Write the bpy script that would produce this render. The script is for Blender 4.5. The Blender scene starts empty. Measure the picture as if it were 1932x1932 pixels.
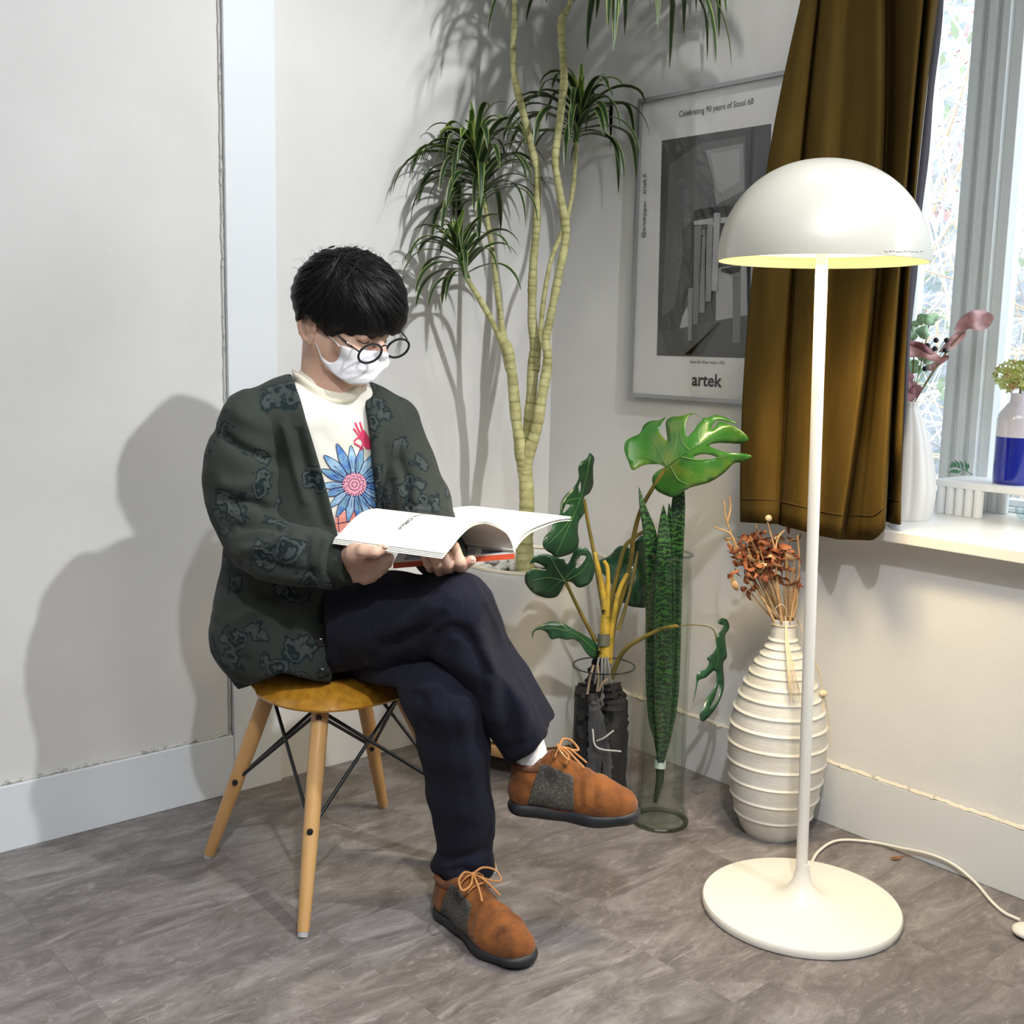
import bpy, bmesh, math, random
import numpy as np
from mathutils import Vector, Matrix, Quaternion
from mathutils.bvhtree import BVHTree
from mathutils.geometry import delaunay_2d_cdt

rng = random.Random(7)
# ------------------------------------------------------------------ camera
F = 2150.0
PITCH, ROLL, YAW = (math.radians(a) for a in (8.54, 1.2, 40.43))
CAM = np.array([0.0, 0.0, 1.2])
_f = np.array([math.sin(YAW)*math.cos(PITCH), math.cos(YAW)*math.cos(PITCH), -math.sin(PITCH)])
_r = np.array([math.cos(YAW), -math.sin(YAW), 0.0]); _u = np.cross(_r, _f)
CR = _r*math.cos(ROLL)+_u*math.sin(ROLL); CU = -_r*math.sin(ROLL)+_u*math.cos(ROLL); CW = _f
S = bpy.context.scene
COL = S.collection
cam_d = bpy.data.cameras.new('camera'); cam = bpy.data.objects.new('camera', cam_d); COL.objects.link(cam)
cam_d.sensor_width = 36; cam_d.sensor_fit = 'HORIZONTAL'; cam_d.lens = F/1932*36; cam_d.clip_start = 0.05; cam_d.clip_end = 200
M4 = Matrix(((CR[0], CU[0], -CW[0], CAM[0]), (CR[1], CU[1], -CW[1], CAM[1]), (CR[2], CU[2], -CW[2], CAM[2]), (0, 0, 0, 1)))
cam.matrix_world = M4
S.camera = cam
S.view_settings.view_transform = 'Standard'; S.view_settings.look = 'None'
S.view_settings.gamma = 1; S.view_settings.use_curve_mapping = False
S.view_settings.exposure = 0.22
# ------------------------------------------------------------------ world + lights
W = bpy.data.worlds.new('overcast'); S.world = W; W.use_nodes = True
nt = W.node_tree; bg = nt.nodes['Background']
bg.inputs['Color'].default_value = (0.86, 0.93, 1.0, 1); bg.inputs['Strength'].default_value = 4.6

def area(name, loc, target, size, power, col, shape='RECTANGLE', size_y=None, spread=None):
    l = bpy.data.lights.new(name, 'AREA'); l.energy = power; l.color = col; l.shape = shape; l.size = size
    if size_y: l.size_y = size_y
    if spread: l.spread = spread
    o = bpy.data.objects.new(name, l); COL.objects.link(o); o.location = loc
    o.rotation_euler = (Vector(target)-Vector(loc)).to_track_quat('-Z', 'Y').to_euler(); return o
def spot(name, loc, target, power, col, angle, blend, size):
    l = bpy.data.lights.new(name, 'SPOT'); l.energy = power; l.color = col; l.spot_size = math.radians(angle); l.spot_blend = blend; l.shadow_soft_size = size
    o = bpy.data.objects.new(name, l); COL.objects.link(o); o.location = loc
    o.rotation_euler = (Vector(target)-Vector(loc)).to_track_quat('-Z', 'Y').to_euler(); return o
area('ceiling_fill_light', (0.2, -0.3, 2.72), (0.2, -0.3, 0), 2.2, 40, (0.97, 0.985, 1), size_y=2.2)  # added overhead fill for general room brightness, not an actual ceiling panel
spot('track_spot_light', (1.76, 0.25, 2.68), (0.95, 2.5, 1.0), 142, (0.98, 0.985, 1.0), 84, 0.8, 0.03)
spot('track_spot_light', (2.02, 1.55, 2.68), (1.9, 2.5, 1.1), 17, (1, 0.97, 0.93), 110, 0.9, 0.022)
spot('track_spot_light', (0.35, 0.1, 2.68), (1.15, 1.15, 0.0), 140, (0.97, 0.98, 1.0), 80, 0.9, 0.04)
pt = area('window_portal', (3.05, 0.55, 1.5), (0, 0.55, 1.5), 2.4, 1, (1, 1, 1), size_y=1.5); pt.data.cycles.is_portal = True
S.cycles.max_bounces = 8; S.cycles.transparent_max_bounces = 16; S.cycles.caustics_reflective = False; S.cycles.caustics_refractive = False
S.cycles.sample_clamp_indirect = 6

# ------------------------------------------------------------------ pixel <-> place helpers (reading positions off the reference)
def ray(x, y): return CW*F+CR*(x-966)-CU*(y-966)
def P(x, y, d):
    """point seen at pixel x,y at depth d along the view axis"""
    v = ray(x, y); return CAM+v*(d/F)
def onplane(x, y, p, n):
    v = ray(x, y); p = np.array(p, float); n = np.array(n, float); return CAM+v*(((p-CAM)@n)/(v@n))
def onz(x, y, z=0.0): return onplane(x, y, (0, 0, z), (0, 0, 1))
def onx(x, y, X): return onplane(x, y, (X, 0, 0), (1, 0, 0))
def ony(x, y, Y): return onplane(x, y, (0, Y, 0), (0, 1, 0))
def proj(p):
    v = np.asarray(p, float)-CAM; z = v@CW
    return np.stack([966+F*(v@CR)/z, 966-F*(v@CU)/z, z], -1)
def zat(y, b):
    lo, hi = -1.0, 4.0
    for _ in range(50):
        m = (lo+hi)/2
        if proj((b[0], b[1], m))[1] > y: lo = m
        else: hi = m
    return lo
def pxm(n, p): return n*proj(p)[2]/F     # n pixels in metres at p

# ------------------------------------------------------------------ objects
WL = {}
def tag(o, label=None, cat=None, group=None, kind=None):
    if label: o['label'] = label
    if cat: o['category'] = cat
    if group: o['group'] = group
    if kind: o['kind'] = kind
    return o
def thing(name, label, cat, loc, group=None):
    o = bpy.data.objects.new(name, None); COL.objects.link(o); o.location = [float(c) for c in loc]; o.empty_display_size = 0.05
    WL[o.name] = np.array(loc, float); tag(o, label, cat, group); return o
class MB:
    def __init__(s): s.v = []; s.f = []; s.a = []; s.m = []; s.n = 0
    def add(s, V, Fc, a=None, m=0):
        V = np.asarray(V, float).reshape(-1, 3); k = s.n; s.v.append(V); s.n += len(V)
        for f in Fc: s.f.append(tuple(int(i)+k for i in f)); s.m.append(m)
        s.a.append(np.zeros(len(V)) if a is None else np.asarray(a, float)); return k
    def box(s, lo, hi, m=0):
        (a, b, c), (d, e, f) = lo, hi
        s.add([(a,b,c),(d,b,c),(d,e,c),(a,e,c),(a,b,f),(d,b,f),(d,e,f),(a,e,f)], [(0,3,2,1),(4,5,6,7),(0,1,5,4),(1,2,6,5),(2,3,7,6),(3,0,4,7)], m=m)
    def tube(s, pts, rad, n=10, m=0, cap=True, a=None, flat=None):
        pts = np.asarray(pts, float); N = len(pts); rad = np.ones(N)*rad if np.isscalar(rad) else np.asarray(rad, float)
        T = np.gradient(pts, axis=0); T /= np.linalg.norm(T, axis=1)[:, None]+1e-12
        ref = np.array([0, 0, 1.0]) if abs(T[0][2]) < .9 else np.array([1.0, 0, 0])
        u = np.cross(T[0], ref); u /= np.linalg.norm(u); R = []
        ang = np.arange(n)*2*math.pi/n
        for i in range(N):
            u = u-T[i]*(u@T[i]); u /= np.linalg.norm(u)+1e-12; w = np.cross(T[i], u)
            R.append(pts[i]+rad[i]*(np.cos(ang)[:, None]*u+(flat or 1)*np.sin(ang)[:, None]*w))
        V = np.concatenate(R); fc = []
        for i in range(N-1):
            for j in range(n):
                k = (j+1) % n; fc.append((i*n+j, i*n+k, (i+1)*n+k, (i+1)*n+j))
        if cap:
            fc.append(tuple(range(n))[::-1]); fc.append(tuple((N-1)*n+j for j in range(n)))
        s.add(V, fc, None if a is None else np.repeat(a, n), m)
    def lathe(s, prof, c, n=48, m=0, closed=False):
        prof = np.asarray(prof, float); ang = np.arange(n)*2*math.pi/n; V = []
        for r, z in prof: V.append(np.stack([c[0]+r*np.cos(ang), c[1]+r*np.sin(ang), np.full(n, c[2]+z)], 1))
        N = len(prof); fc = []
        for i in range(N-1 if not closed else N):
            i2 = (i+1) % N
            for j in range(n):
                k = (j+1) % n; fc.append((i*n+j, i*n+k, i2*n+k, i2*n+j))
        if not closed:
            fc.append(tuple(range(n))[::-1]); fc.append(tuple((N-1)*n+j for j in range(n)))
        s.add(np.concatenate(V), fc, m=m)
    def ball(s, c, r, n=10, m=0, R=None):
        r = np.ones(3)*r if np.isscalar(r) else np.array(r); V = []; fc = []
        for i in range(n+1):
            t = math.pi*i/n
            for j in range(2*n):
                p = math.pi*j/n; V.append((math.sin(t)*math.cos(p), math.sin(t)*math.sin(p), math.cos(t)))
        for i in range(n):
            for j in range(2*n):
                k = (j+1) % (2*n); a, b, c2, d = i*2*n+j, i*2*n+k, (i+1)*2*n+k, (i+1)*2*n+j
                fc.append((a, d, c2, b))
        V = np.array(V)*r
        if R is not None: V = V@np.array(R)
        s.add(V+np.array(c), fc, m=m)
    def build(s, name, mat, parent=None, smooth=True, merge=False):
        V = np.concatenate(s.v); me = bpy.data.meshes.new(name)
        if parent is not None: off = WL[parent.name]
        else: off = np.array([(V[:, 0].min()+V[:, 0].max())/2, (V[:, 1].min()+V[:, 1].max())/2, V[:, 2].min()])
        me.from_pydata((V-off).tolist(), [], s.f)
        at = me.attributes.new('u', 'FLOAT', 'POINT'); at.data.foreach_set('value', np.concatenate(s.a).astype(np.float32))
        mats = mat if isinstance(mat, (list, tuple)) else [mat]
        for q in mats: me.materials.append(q)
        if len(mats) > 1: me.polygons.foreach_set('material_index', s.m)
        if merge or smooth:
            bm = bmesh.new(); bm.from_mesh(me)
            if merge: bmesh.ops.remove_doubles(bm, verts=bm.verts, dist=1e-5)
            bmesh.ops.recalc_face_normals(bm, faces=bm.faces); bm.to_mesh(me); bm.free()
        me.update()
        o = bpy.data.objects.new(name, me); COL.objects.link(o)
        if parent is not None: o.parent = parent; WL[o.name] = off
        else: o.location = off.tolist(); WL[o.name] = off
        if smooth:
            me.polygons.foreach_set('use_smooth', [True]*len(me.polygons))
            try: me.set_sharp_from_angle(angle=math.radians(38 if smooth is True else smooth))
            except Exception: pass
        return o
def bevel(o, w=0.003, n=2):
    m = o.modifiers.new('bevel', 'BEVEL'); m.width = w; m.segments = n; m.limit_method = 'ANGLE'; return o
def solid(o, t, off=0):
    m = o.modifiers.new('solid', 'SOLIDIFY'); m.thickness = t; m.offset = off; return o
def cr(pts, n=8):
    """Catmull-Rom through points"""
    p = np.asarray(pts, float); p = np.vstack([2*p[0]-p[1], p, 2*p[-1]-p[-2]]); out = []
    for i in range(1, len(p)-2):
        for k in range(n):
            t = k/n; out.append(.5*((2*p[i])+(-p[i-1]+p[i+1])*t+(2*p[i-1]-5*p[i]+4*p[i+1]-p[i+2])*t*t+(-p[i-1]+3*p[i]-3*p[i+1]+p[i+2])*t**3))
    out.append(p[-2]); return np.array(out)
def inpoly(pts, poly):
    x, y = pts[..., 0], pts[..., 1]; r = np.zeros(x.shape, bool); n = len(poly)
    for i in range(n):
        x1, y1 = poly[i]; x2, y2 = poly[(i+1) % n]
        if y1 == y2: continue
        r ^= ((y1 > y) != (y2 > y)) & (x < (x2-x1)*(y-y1)/(y2-y1)+x1)
    return r
def polydist(pts, poly, closed=False):
    d = np.full(pts.shape[:-1], 1e9); n = len(poly)
    for i in range(n if closed else n-1):
        a = np.array(poly[i], float); b = np.array(poly[(i+1) % n], float); ab = b-a
        t = np.clip(((pts-a)@ab)/(ab@ab+1e-9), 0, 1); q = pts-a-t[..., None]*ab; d = np.minimum(d, np.hypot(q[..., 0], q[..., 1]))
    return d
def sheet(outline, place, step, smooth=True, holes=()):
    """triangulated flat outline (2-D) carried into 3-D by place(uv array)->xyz"""
    ol = np.asarray(cr(np.vstack([outline, outline[:1]]), 4)[:-1] if smooth else outline, float)
    hl = [np.asarray(cr(np.vstack([h, h[:1]]), 4)[:-1], float) for h in holes]
    g = np.stack(np.meshgrid(np.arange(ol[:, 0].min(), ol[:, 0].max(), step), np.arange(ol[:, 1].min(), ol[:, 1].max(), step)), -1).reshape(-1, 2)
    g = g+np.array([[((i*7919) % 100)/400*step, ((i*104729) % 100)/400*step] for i in range(len(g))]).reshape(-1, 2)
    k = inpoly(g, ol) & (polydist(g, ol, True) > step*.45)
    for h in hl: k &= ~inpoly(g, h) & (polydist(g, h, True) > step*.45)
    g = g[k]; loops = [ol]+hl; pts = np.vstack(loops+[g]); ed = []; b = 0
    for L in loops:
        ed += [(b+i, b+(i+1) % len(L)) for i in range(len(L))]; b += len(L)
    vo, _, fo, *_ = delaunay_2d_cdt([Vector(p) for p in pts], ed, [], 0, 1e-6)
    vo = np.array([(v[0], v[1]) for v in vo]); fo = np.array([f for f in fo if len(f) == 3])
    cen = vo[fo].mean(1); k = inpoly(cen, ol)
    for h in hl: k &= ~inpoly(cen, h)
    fo = fo[k]
    return place(vo), fo, vo
def text2d(s, size=1.0, bold=False):
    c = bpy.data.curves.new('t', 'FONT'); c.body = s; c.size = size; c.resolution_u = 3
    if bold: c.offset = 0.022*size
    o = bpy.data.objects.new('t', c); COL.objects.link(o); dg = bpy.context.evaluated_depsgraph_get()
    me = bpy.data.meshes.new_from_object(o.evaluated_get(dg)); V = np.array([v.co[:2] for v in me.vertices]); Fc = [tuple(p.vertices) for p in me.polygons]
    bpy.data.objects.remove(o); bpy.data.meshes.remove(me); bpy.data.curves.remove(c); return V, Fc

# ------------------------------------------------------------------ signed distance fields -> surfaces
def smin(a, b, k):
    h = np.clip(.5+.5*(b-a)/k, 0, 1); return b*(1-h)+a*h-k*h*(1-h)
class Field:
    def __init__(s, lo, hi, h):
        s.lo = np.array(lo, float); s.h = h; n = np.ceil((np.array(hi)-s.lo)/h).astype(int)+1; s.n = n
        s.d = np.full(n, 1.0, np.float32)
    def sub(s, lo, hi):
        i0 = np.clip(np.floor((np.array(lo)-s.lo)/s.h).astype(int), 0, s.n-1); i1 = np.clip(np.ceil((np.array(hi)-s.lo)/s.h).astype(int)+1, 1, s.n)
        sl = tuple(slice(a, b) for a, b in zip(i0, i1))
        ax = [s.lo[k]+s.h*np.arange(i0[k], i1[k]) for k in range(3)]
        return sl, np.stack(np.meshgrid(*ax, indexing='ij'), -1).astype(np.float32)
    def _put(s, sl, v, k, neg):
        if neg: s.d[sl] = -smin(-s.d[sl], v, k)
        else: s.d[sl] = smin(s.d[sl], v, k)
    def cone(s, a, b, ra, rb, k=.02, neg=False, sq=None):
        a = np.array(a, float); b = np.array(b, float); r = max(ra, rb)+2*k+2*s.h
        sl, X = s.sub(np.minimum(a, b)-r, np.maximum(a, b)+r)
        if X.size == 0: return s
        q = X-a; ab = b-a
        if sq is not None:      # squash: (axis, factor>1 thinner)
            ax = np.array(sq[0], float); ax /= np.linalg.norm(ax)
            q = q+(q@ax)[..., None]*ax*(sq[1]-1); ab = ab+(ab@ax)*ax*(sq[1]-1)
        t = np.clip((q@ab)/(ab@ab+1e-12), 0, 1); v = np.linalg.norm(q-t[..., None]*ab, axis=-1)-(ra+(rb-ra)*t)
        s._put(sl, v.astype(np.float32), k, neg); return s
    def ell(s, c, r, R=None, k=.02, neg=False):
        c = np.array(c, float); r = np.array(r, float); m = r.max()+2*k+2*s.h
        sl, X = s.sub(c-m, c+m); q = X-c
        if R is not None: q = q@np.array(R).T
        k0 = np.linalg.norm(q/r, axis=-1); k1 = np.linalg.norm(q/(r*r), axis=-1)+1e-9
        s._put(sl, (k0*(k0-1)/k1).astype(np.float32), k, neg); return s
    def cut(s, fn, k=.004):
        """keep where fn(X) < 0"""
        for i in range(0, s.n[0], 24):
            lo = s.lo+np.array([i*s.h, 0, 0]); j = min(i+24, s.n[0])
            ax = [s.lo[0]+s.h*np.arange(i, j)]+[s.lo[q]+s.h*np.arange(s.n[q]) for q in (1, 2)]
            X = np.stack(np.meshgrid(*ax, indexing='ij'), -1); s.d[i:j] = -smin(-s.d[i:j], -fn(X), k)
        return s
    def mesh(s):
        d = s.d.copy()
        for sl in ((0,), (-1,)):
            d[sl[0], :, :] = 1; d[:, sl[0], :] = 1; d[:, :, sl[0]] = 1
        ins = d < 0; n = np.array(d.shape)-1
        cnt = sum(ins[a:a+n[0], b:b+n[1], c:c+n[2]].astype(np.int8) for a in (0, 1) for b in (0, 1) for c in (0, 1))
        act = (cnt > 0) & (cnt < 8); idx = np.argwhere(act); num = np.full(tuple(n), -1, np.int64); num[act] = np.arange(len(idx))
        off = [(a, b, c) for a in (0, 1) for b in (0, 1) for c in (0, 1)]
        cv = {o: d[idx[:, 0]+o[0], idx[:, 1]+o[1], idx[:, 2]+o[2]] for o in off}
        acc = np.zeros((len(idx), 3)); w = np.zeros(len(idx))
        for o in off:
            for ax in range(3):
                if o[ax]: continue
                p = list(o); p[ax] = 1; p = tuple(p); ca, cb = cv[o], cv[p]; x = (ca < 0) != (cb < 0)
                t = np.where(x, ca/np.where(x, ca-cb, 1), 0); pos = np.array(o, float)+t[:, None]*(np.array(p)-np.array(o))
                acc += pos*x[:, None]; w += x
        V = s.lo+s.h*(idx+acc/w[:, None]); Q = []
        for ax in range(3):
            b, c = (ax+1) % 3, (ax+2) % 3
            A = np.take(ins, range(0, ins.shape[ax]-1), ax); B = np.take(ins, range(1, ins.shape[ax]), ax)
            e = np.argwhere(A != B); e = e[(e[:, b] > 0) & (e[:, c] > 0) & (e[:, b] < n[b]) & (e[:, c] < n[c])]
            flip = A[e[:, 0], e[:, 1], e[:, 2]]
            def cell(db, dc):
                q = e.copy(); q[:, b] -= db; q[:, c] -= dc; return num[q[:, 0], q[:, 1], q[:, 2]]
            q = np.stack([cell(1, 1), cell(0, 1), cell(0, 0), cell(1, 0)], 1); q[~flip] = q[~flip][:, ::-1]; Q.append(q)
        Q = np.concatenate(Q); Q = Q[(Q >= 0).all(1)]; return V, Q
def vnorm(V, Q):
    N = np.zeros_like(V); a, b, c, d = (V[Q[:, i]] for i in range(4)); n = np.cross(c-a, d-b)
    for i in range(4): np.add.at(N, Q[:, i], n)
    return N/(np.linalg.norm(N, axis=1)[:, None]+1e-12)
def relax(V, Q, it=2, w=.5):
    e = np.concatenate([Q[:, [0, 1]], Q[:, [1, 2]], Q[:, [2, 3]], Q[:, [3, 0]]]); dg = np.bincount(e.ravel(), minlength=len(V))[:, None]
    for _ in range(it):
        A = np.zeros_like(V); np.add.at(A, e[:, 0], V[e[:, 1]]); np.add.at(A, e[:, 1], V[e[:, 0]]); V = V*(1-w)+w*A/np.maximum(dg, 1)
    return V
def folds(V, Q, lst, dmax=None):
    """press creases/raise folds along polylines; (pixel polyline, width px, height m)"""
    N = vnorm(V, Q); pr = proj(V); fr = (N@CW) < .35; A = np.zeros(len(V))
    for pl, w, am in lst:
        pl = cr(pl, 4) if len(pl) > 2 else np.array(pl, float)
        d = polydist(pr[:, :2], pl); L = np.array(pl); e0 = np.hypot(*(pr[:, :2]-L[0]).T); e1 = np.hypot(*(pr[:, :2]-L[-1]).T)
        A += am*np.exp(-(d/w)**2)*np.clip(np.minimum(e0, e1)/(1.5*w), .3, 1)
    return V+N*(A*fr)[:, None]
def wav(V, N, amp, sc, seed=0):
    r = np.random.RandomState(seed); s = np.zeros(len(V))
    for i in range(6):
        k = r.randn(3)*sc*(1+i*.35); s += np.sin(V@k+r.rand()*6.28)/(1+i*.4)
    return V+N*(amp*s/2.2)[:, None]
def bvh(V, Q): return BVHTree.FromPolygons([tuple(v) for v in V], [tuple(int(i) for i in q) for q in Q])
def drop(tree, xy, lift=.0015, dflt=None):
    """carry pixel points onto a mesh surface along the line of sight"""
    out = []
    for x, y in xy:
        v = ray(x, y); v = v/np.linalg.norm(v); hit = tree.ray_cast(Vector(CAM), Vector(v))
        if hit[0] is None: out.append(np.array(P(x, y, dflt or 2.4)))
        else: out.append(np.array(hit[0])-v*lift)
    return np.array(out)

# ------------------------------------------------------------------ materials
MATS = {}
def mat(name, col, rough=.5, spec=.5, metal=0, noise=None, bump=None, coat=0, emit=None, trans=0, sheen=0, alpha=None, sss=0, coords='Object'):
    """noise=(scale, colour2, low, high, stretch xyz) ; bump=(scale, strength, distance, stretch)"""
    m = bpy.data.materials.new(name); m.use_nodes = True; N = m.node_tree.nodes; L = m.node_tree.links; b = N['Principled BSDF']
    b.inputs['Base Color'].default_value = (*col, 1); b.inputs['Roughness'].default_value = rough; b.inputs['Metallic'].default_value = metal
    b.inputs['Specular IOR Level'].default_value = spec; b.inputs['Coat Weight'].default_value = coat; b.inputs['Coat Roughness'].default_value = .05
    b.inputs['Sheen Weight'].default_value = sheen; b.inputs['Transmission Weight'].default_value = trans
    if sss: b.inputs['Subsurface Weight'].default_value = sss; b.inputs['Subsurface Radius'].default_value = (.02, .008, .004); b.inputs['Subsurface Scale'].default_value = .4
    if emit: b.inputs['Emission Color'].default_value = (*emit[0], 1); b.inputs['Emission Strength'].default_value = emit[1]
    tc = N.new('ShaderNodeTexCoord')
    def tex(scale, st, detail=5):
        mp = N.new('ShaderNodeMapping'); mp.inputs['Scale'].default_value = st or (1, 1, 1); L.new(tc.outputs[coords], mp.inputs['Vector'])
        t = N.new('ShaderNodeTexNoise'); t.inputs['Scale'].default_value = scale; t.inputs['Detail'].default_value = detail; t.inputs['Roughness'].default_value = .6; L.new(mp.outputs[0], t.inputs['Vector']); return t
    if noise:
        t = tex(noise[0], noise[4] if len(noise) > 4 else None); r = N.new('ShaderNodeMapRange'); r.inputs['From Min'].default_value = noise[2]; r.inputs['From Max'].default_value = noise[3]
        mx = N.new('ShaderNodeMix'); mx.data_type = 'RGBA'; L.new(t.outputs[0], r.inputs[0]); L.new(r.outputs[0], mx.inputs[0])
        mx.inputs[6].default_value = (*col, 1); mx.inputs[7].default_value = (*noise[1], 1); L.new(mx.outputs[2], b.inputs['Base Color'])
    if bump:
        t = tex(bump[0], bump[3] if len(bump) > 3 else None); bp = N.new('ShaderNodeBump'); bp.inputs['Strength'].default_value = bump[1]; bp.inputs['Distance'].default_value = bump[2]
        L.new(t.outputs[0], bp.inputs['Height']); L.new(bp.outputs[0], b.inputs['Normal'])
    MATS[name] = m; return m
def glass(name, tint=(1, 1, 1), refl=1.45, rough=.0):
    m = bpy.data.materials.new(name); m.use_nodes = True; N = m.node_tree.nodes; L = m.node_tree.links; N.remove(N['Principled BSDF'])
    t = N.new('ShaderNodeBsdfTransparent'); t.inputs[0].default_value = (*tint, 1); g = N.new('ShaderNodeBsdfGlossy'); g.inputs['Roughness'].default_value = rough
    lw = N.new('ShaderNodeLayerWeight'); p5 = N.new('ShaderNodeMath'); p5.operation = 'POWER'; p5.inputs[1].default_value = 5; L.new(lw.outputs['Facing'], p5.inputs[0])
    f = N.new('ShaderNodeMath'); f.operation = 'MULTIPLY_ADD'; f.inputs[1].default_value = .92; f.inputs[2].default_value = ((refl-1)/(refl+1))**2; L.new(p5.outputs[0], f.inputs[0]); x = N.new('ShaderNodeMixShader'); L.new(f.outputs[0], x.inputs[0]); L.new(t.outputs[0], x.inputs[1]); L.new(g.outputs[0], x.inputs[2])
    L.new(x.outputs[0], N['Material Output'].inputs[0]); return m
def edgemat(name, c1, c2, rough, lo, hi, bands=None, coat=0):
    """leaf colour from the across-leaf attribute u"""
    m = mat(name, c1, rough, coat=coat); N = m.node_tree.nodes; L = m.node_tree.links; b = N['Principled BSDF']
    a = N.new('ShaderNodeAttribute'); a.attribute_name = 'u'; r = N.new('ShaderNodeMapRange'); r.inputs['From Min'].default_value = lo; r.inputs['From Max'].default_value = hi
    mx = N.new('ShaderNodeMix'); mx.data_type = 'RGBA'; L.new(a.outputs['Fac'], r.inputs[0]); L.new(r.outputs[0], mx.inputs[0]); mx.inputs[6].default_value = (*c1, 1); mx.inputs[7].default_value = (*c2, 1)
    L.new(mx.outputs[2], b.inputs['Base Color']); return m
WHITE = mat('white_paint', (.80, .84, .875), .45, bump=(30, .15, .002))
PLASTER = mat('plaster', (.77, .768, .755), .85, spec=.2, noise=(2.2, (.72, .718, .705), .4, .65), bump=(6, .35, .006, (1, 1, 1.6)))
BLACKM = mat('black_metal', (.012, .012, .013), .35)
# ================================================================== SETTING
WX, WY = 2.425, 2.67          # right wall plane, left (back) wall plane
def slab(name, lo, hi, m, kind='structure', bev=0, parent=None, label=None):
    b = MB(); b.box(lo, hi); o = b.build(name, m, parent, smooth=False)
    if kind and parent is None: o['kind'] = kind
    if bev: bevel(o, bev)
    if label: o['label'] = label
    return o
# floor: bed plus single vinyl tiles
fl = slab('floor', (-3.2, -3.2, -.06), (3.1, 3.0, -.004), mat('floor_bed', (.12, .11, .11), .8))
def floormat(i, s):
    m = bpy.data.materials.new('vinyl_tile'); m.use_nodes = True; N = m.node_tree.nodes; L = m.node_tree.links; b = N['Principled BSDF']
    tc = N.new('ShaderNodeTexCoord'); mp = N.new('ShaderNodeMapping'); mp.inputs['Scale'].default_value = (1, 2.6, 1); mp.inputs['Rotation'].default_value = (0, 0, math.radians(-4)); mp.inputs['Location'].default_value = (i*3.7, i*1.9, i*5.3)
    L.new(tc.outputs['Object'], mp.inputs['Vector'])
    def nz(sc, det, ro, dist=0):
        t = N.new('ShaderNodeTexNoise'); t.inputs['Scale'].default_value = sc; t.inputs['Detail'].default_value = det; t.inputs['Roughness'].default_value = ro; t.inputs['Distortion'].default_value = dist; L.new(mp.outputs[0], t.inputs['Vector']); return t
    a = nz(4.6, 10, .74, .8); r = N.new('ShaderNodeValToRGB'); L.new(a.outputs[0], r.inputs[0]); e = r.color_ramp.elements
    e[0].position = .34; e[0].color = (.105*s, .091*s, .086*s, 1); e[1].position = .68; e[1].color = (.33*s, .305*s, .295*s, 1)
    q = e.new(.47); q.color = (.165*s, .146*s, .139*s, 1); q = e.new(.56); q.color = (.225*s, .203*s, .195*s, 1)
    c = nz(17, 10, .8, 1.3); r2 = N.new('ShaderNodeMapRange'); L.new(c.outputs[0], r2.inputs[0]); r2.inputs['From Min'].default_value = .54; r2.inputs['From Max'].default_value = .66
    mx = N.new('ShaderNodeMix'); mx.data_type = 'RGBA'; mx.inputs[7].default_value = (.47*s, .44*s, .43*s, 1); L.new(r.outputs[0], mx.inputs[6])
    sc = N.new('ShaderNodeMath'); sc.operation = 'MULTIPLY'; sc.inputs[1].default_value = .5; L.new(r2.outputs[0], sc.inputs[0]); L.new(sc.outputs[0], mx.inputs[0])
    d = nz(26, 8, .85, .8); r3 = N.new('ShaderNodeMapRange'); L.new(d.outputs[0], r3.inputs[0]); r3.inputs['From Min'].default_value = .39; r3.inputs['From Max'].default_value = .3
    s3 = N.new('ShaderNodeMath'); s3.operation = 'MULTIPLY'; s3.inputs[1].default_value = .6; L.new(r3.outputs[0], s3.inputs[0])
    m2 = N.new('ShaderNodeMix'); m2.data_type = 'RGBA'; m2.inputs[7].default_value = (.10, .088, .084, 1); L.new(mx.outputs[2], m2.inputs[6]); L.new(s3.outputs[0], m2.inputs[0])
    L.new(m2.outputs[2], b.inputs['Base Color']); b.inputs['Roughness'].default_value = .42; b.inputs['Specular IOR Level'].default_value = .45
    bp = N.new('ShaderNodeBump'); bp.inputs['Strength'].default_value = .18; bp.inputs['Distance'].default_value = .002; L.new(c.outputs[0], bp.inputs['Height']); L.new(bp.outputs[0], b.inputs['Normal'])
    return m
FM = [floormat(i, s) for i, s in enumerate((1, .97, 1.02, .99, 1.03))]
TS, g = .457, .00012
ox, oy = 1.133+TS*2, .977
tm = {}
for i in range(-12, 3):
    for j in range(-9, 5):
        x0, y0 = ox+i*TS, oy+(j+(.5 if i % 2 else 0))*TS
        x1, y1 = min(x0+TS, WX), min(y0+TS, WY)
        if x1 <= x0+.01 or y1 <= y0+.01 or x0 < -3.2 or y0 < -3.2: continue
        if x1-x0 > TS-.001 and y1-y0 > TS-.001:
            k = rng.randrange(5)
            if k not in tm:
                b = MB(); b.box((g, g, -.004), (TS-g, TS-g, 0)); o = b.build('floor_tile', FM[k], smooth=False); tm[k] = o.data; bpy.data.objects.remove(o)
                me = tm[k]; lo = min(v.co.x for v in me.vertices); lz = min(v.co.z for v in me.vertices)
            o = bpy.data.objects.new('floor_tile', tm[k]); COL.objects.link(o); o.parent = fl
            o.location = (x0+TS/2-WL['floor'][0], y0+TS/2-WL['floor'][1], -.004-WL['floor'][2])
        else:
            b = MB(); b.box((x0+g, y0+g, -.004), (x1-g, y1-g, 0)); b.build('floor_tile', FM[rng.randrange(5)], fl, smooth=False)
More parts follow.
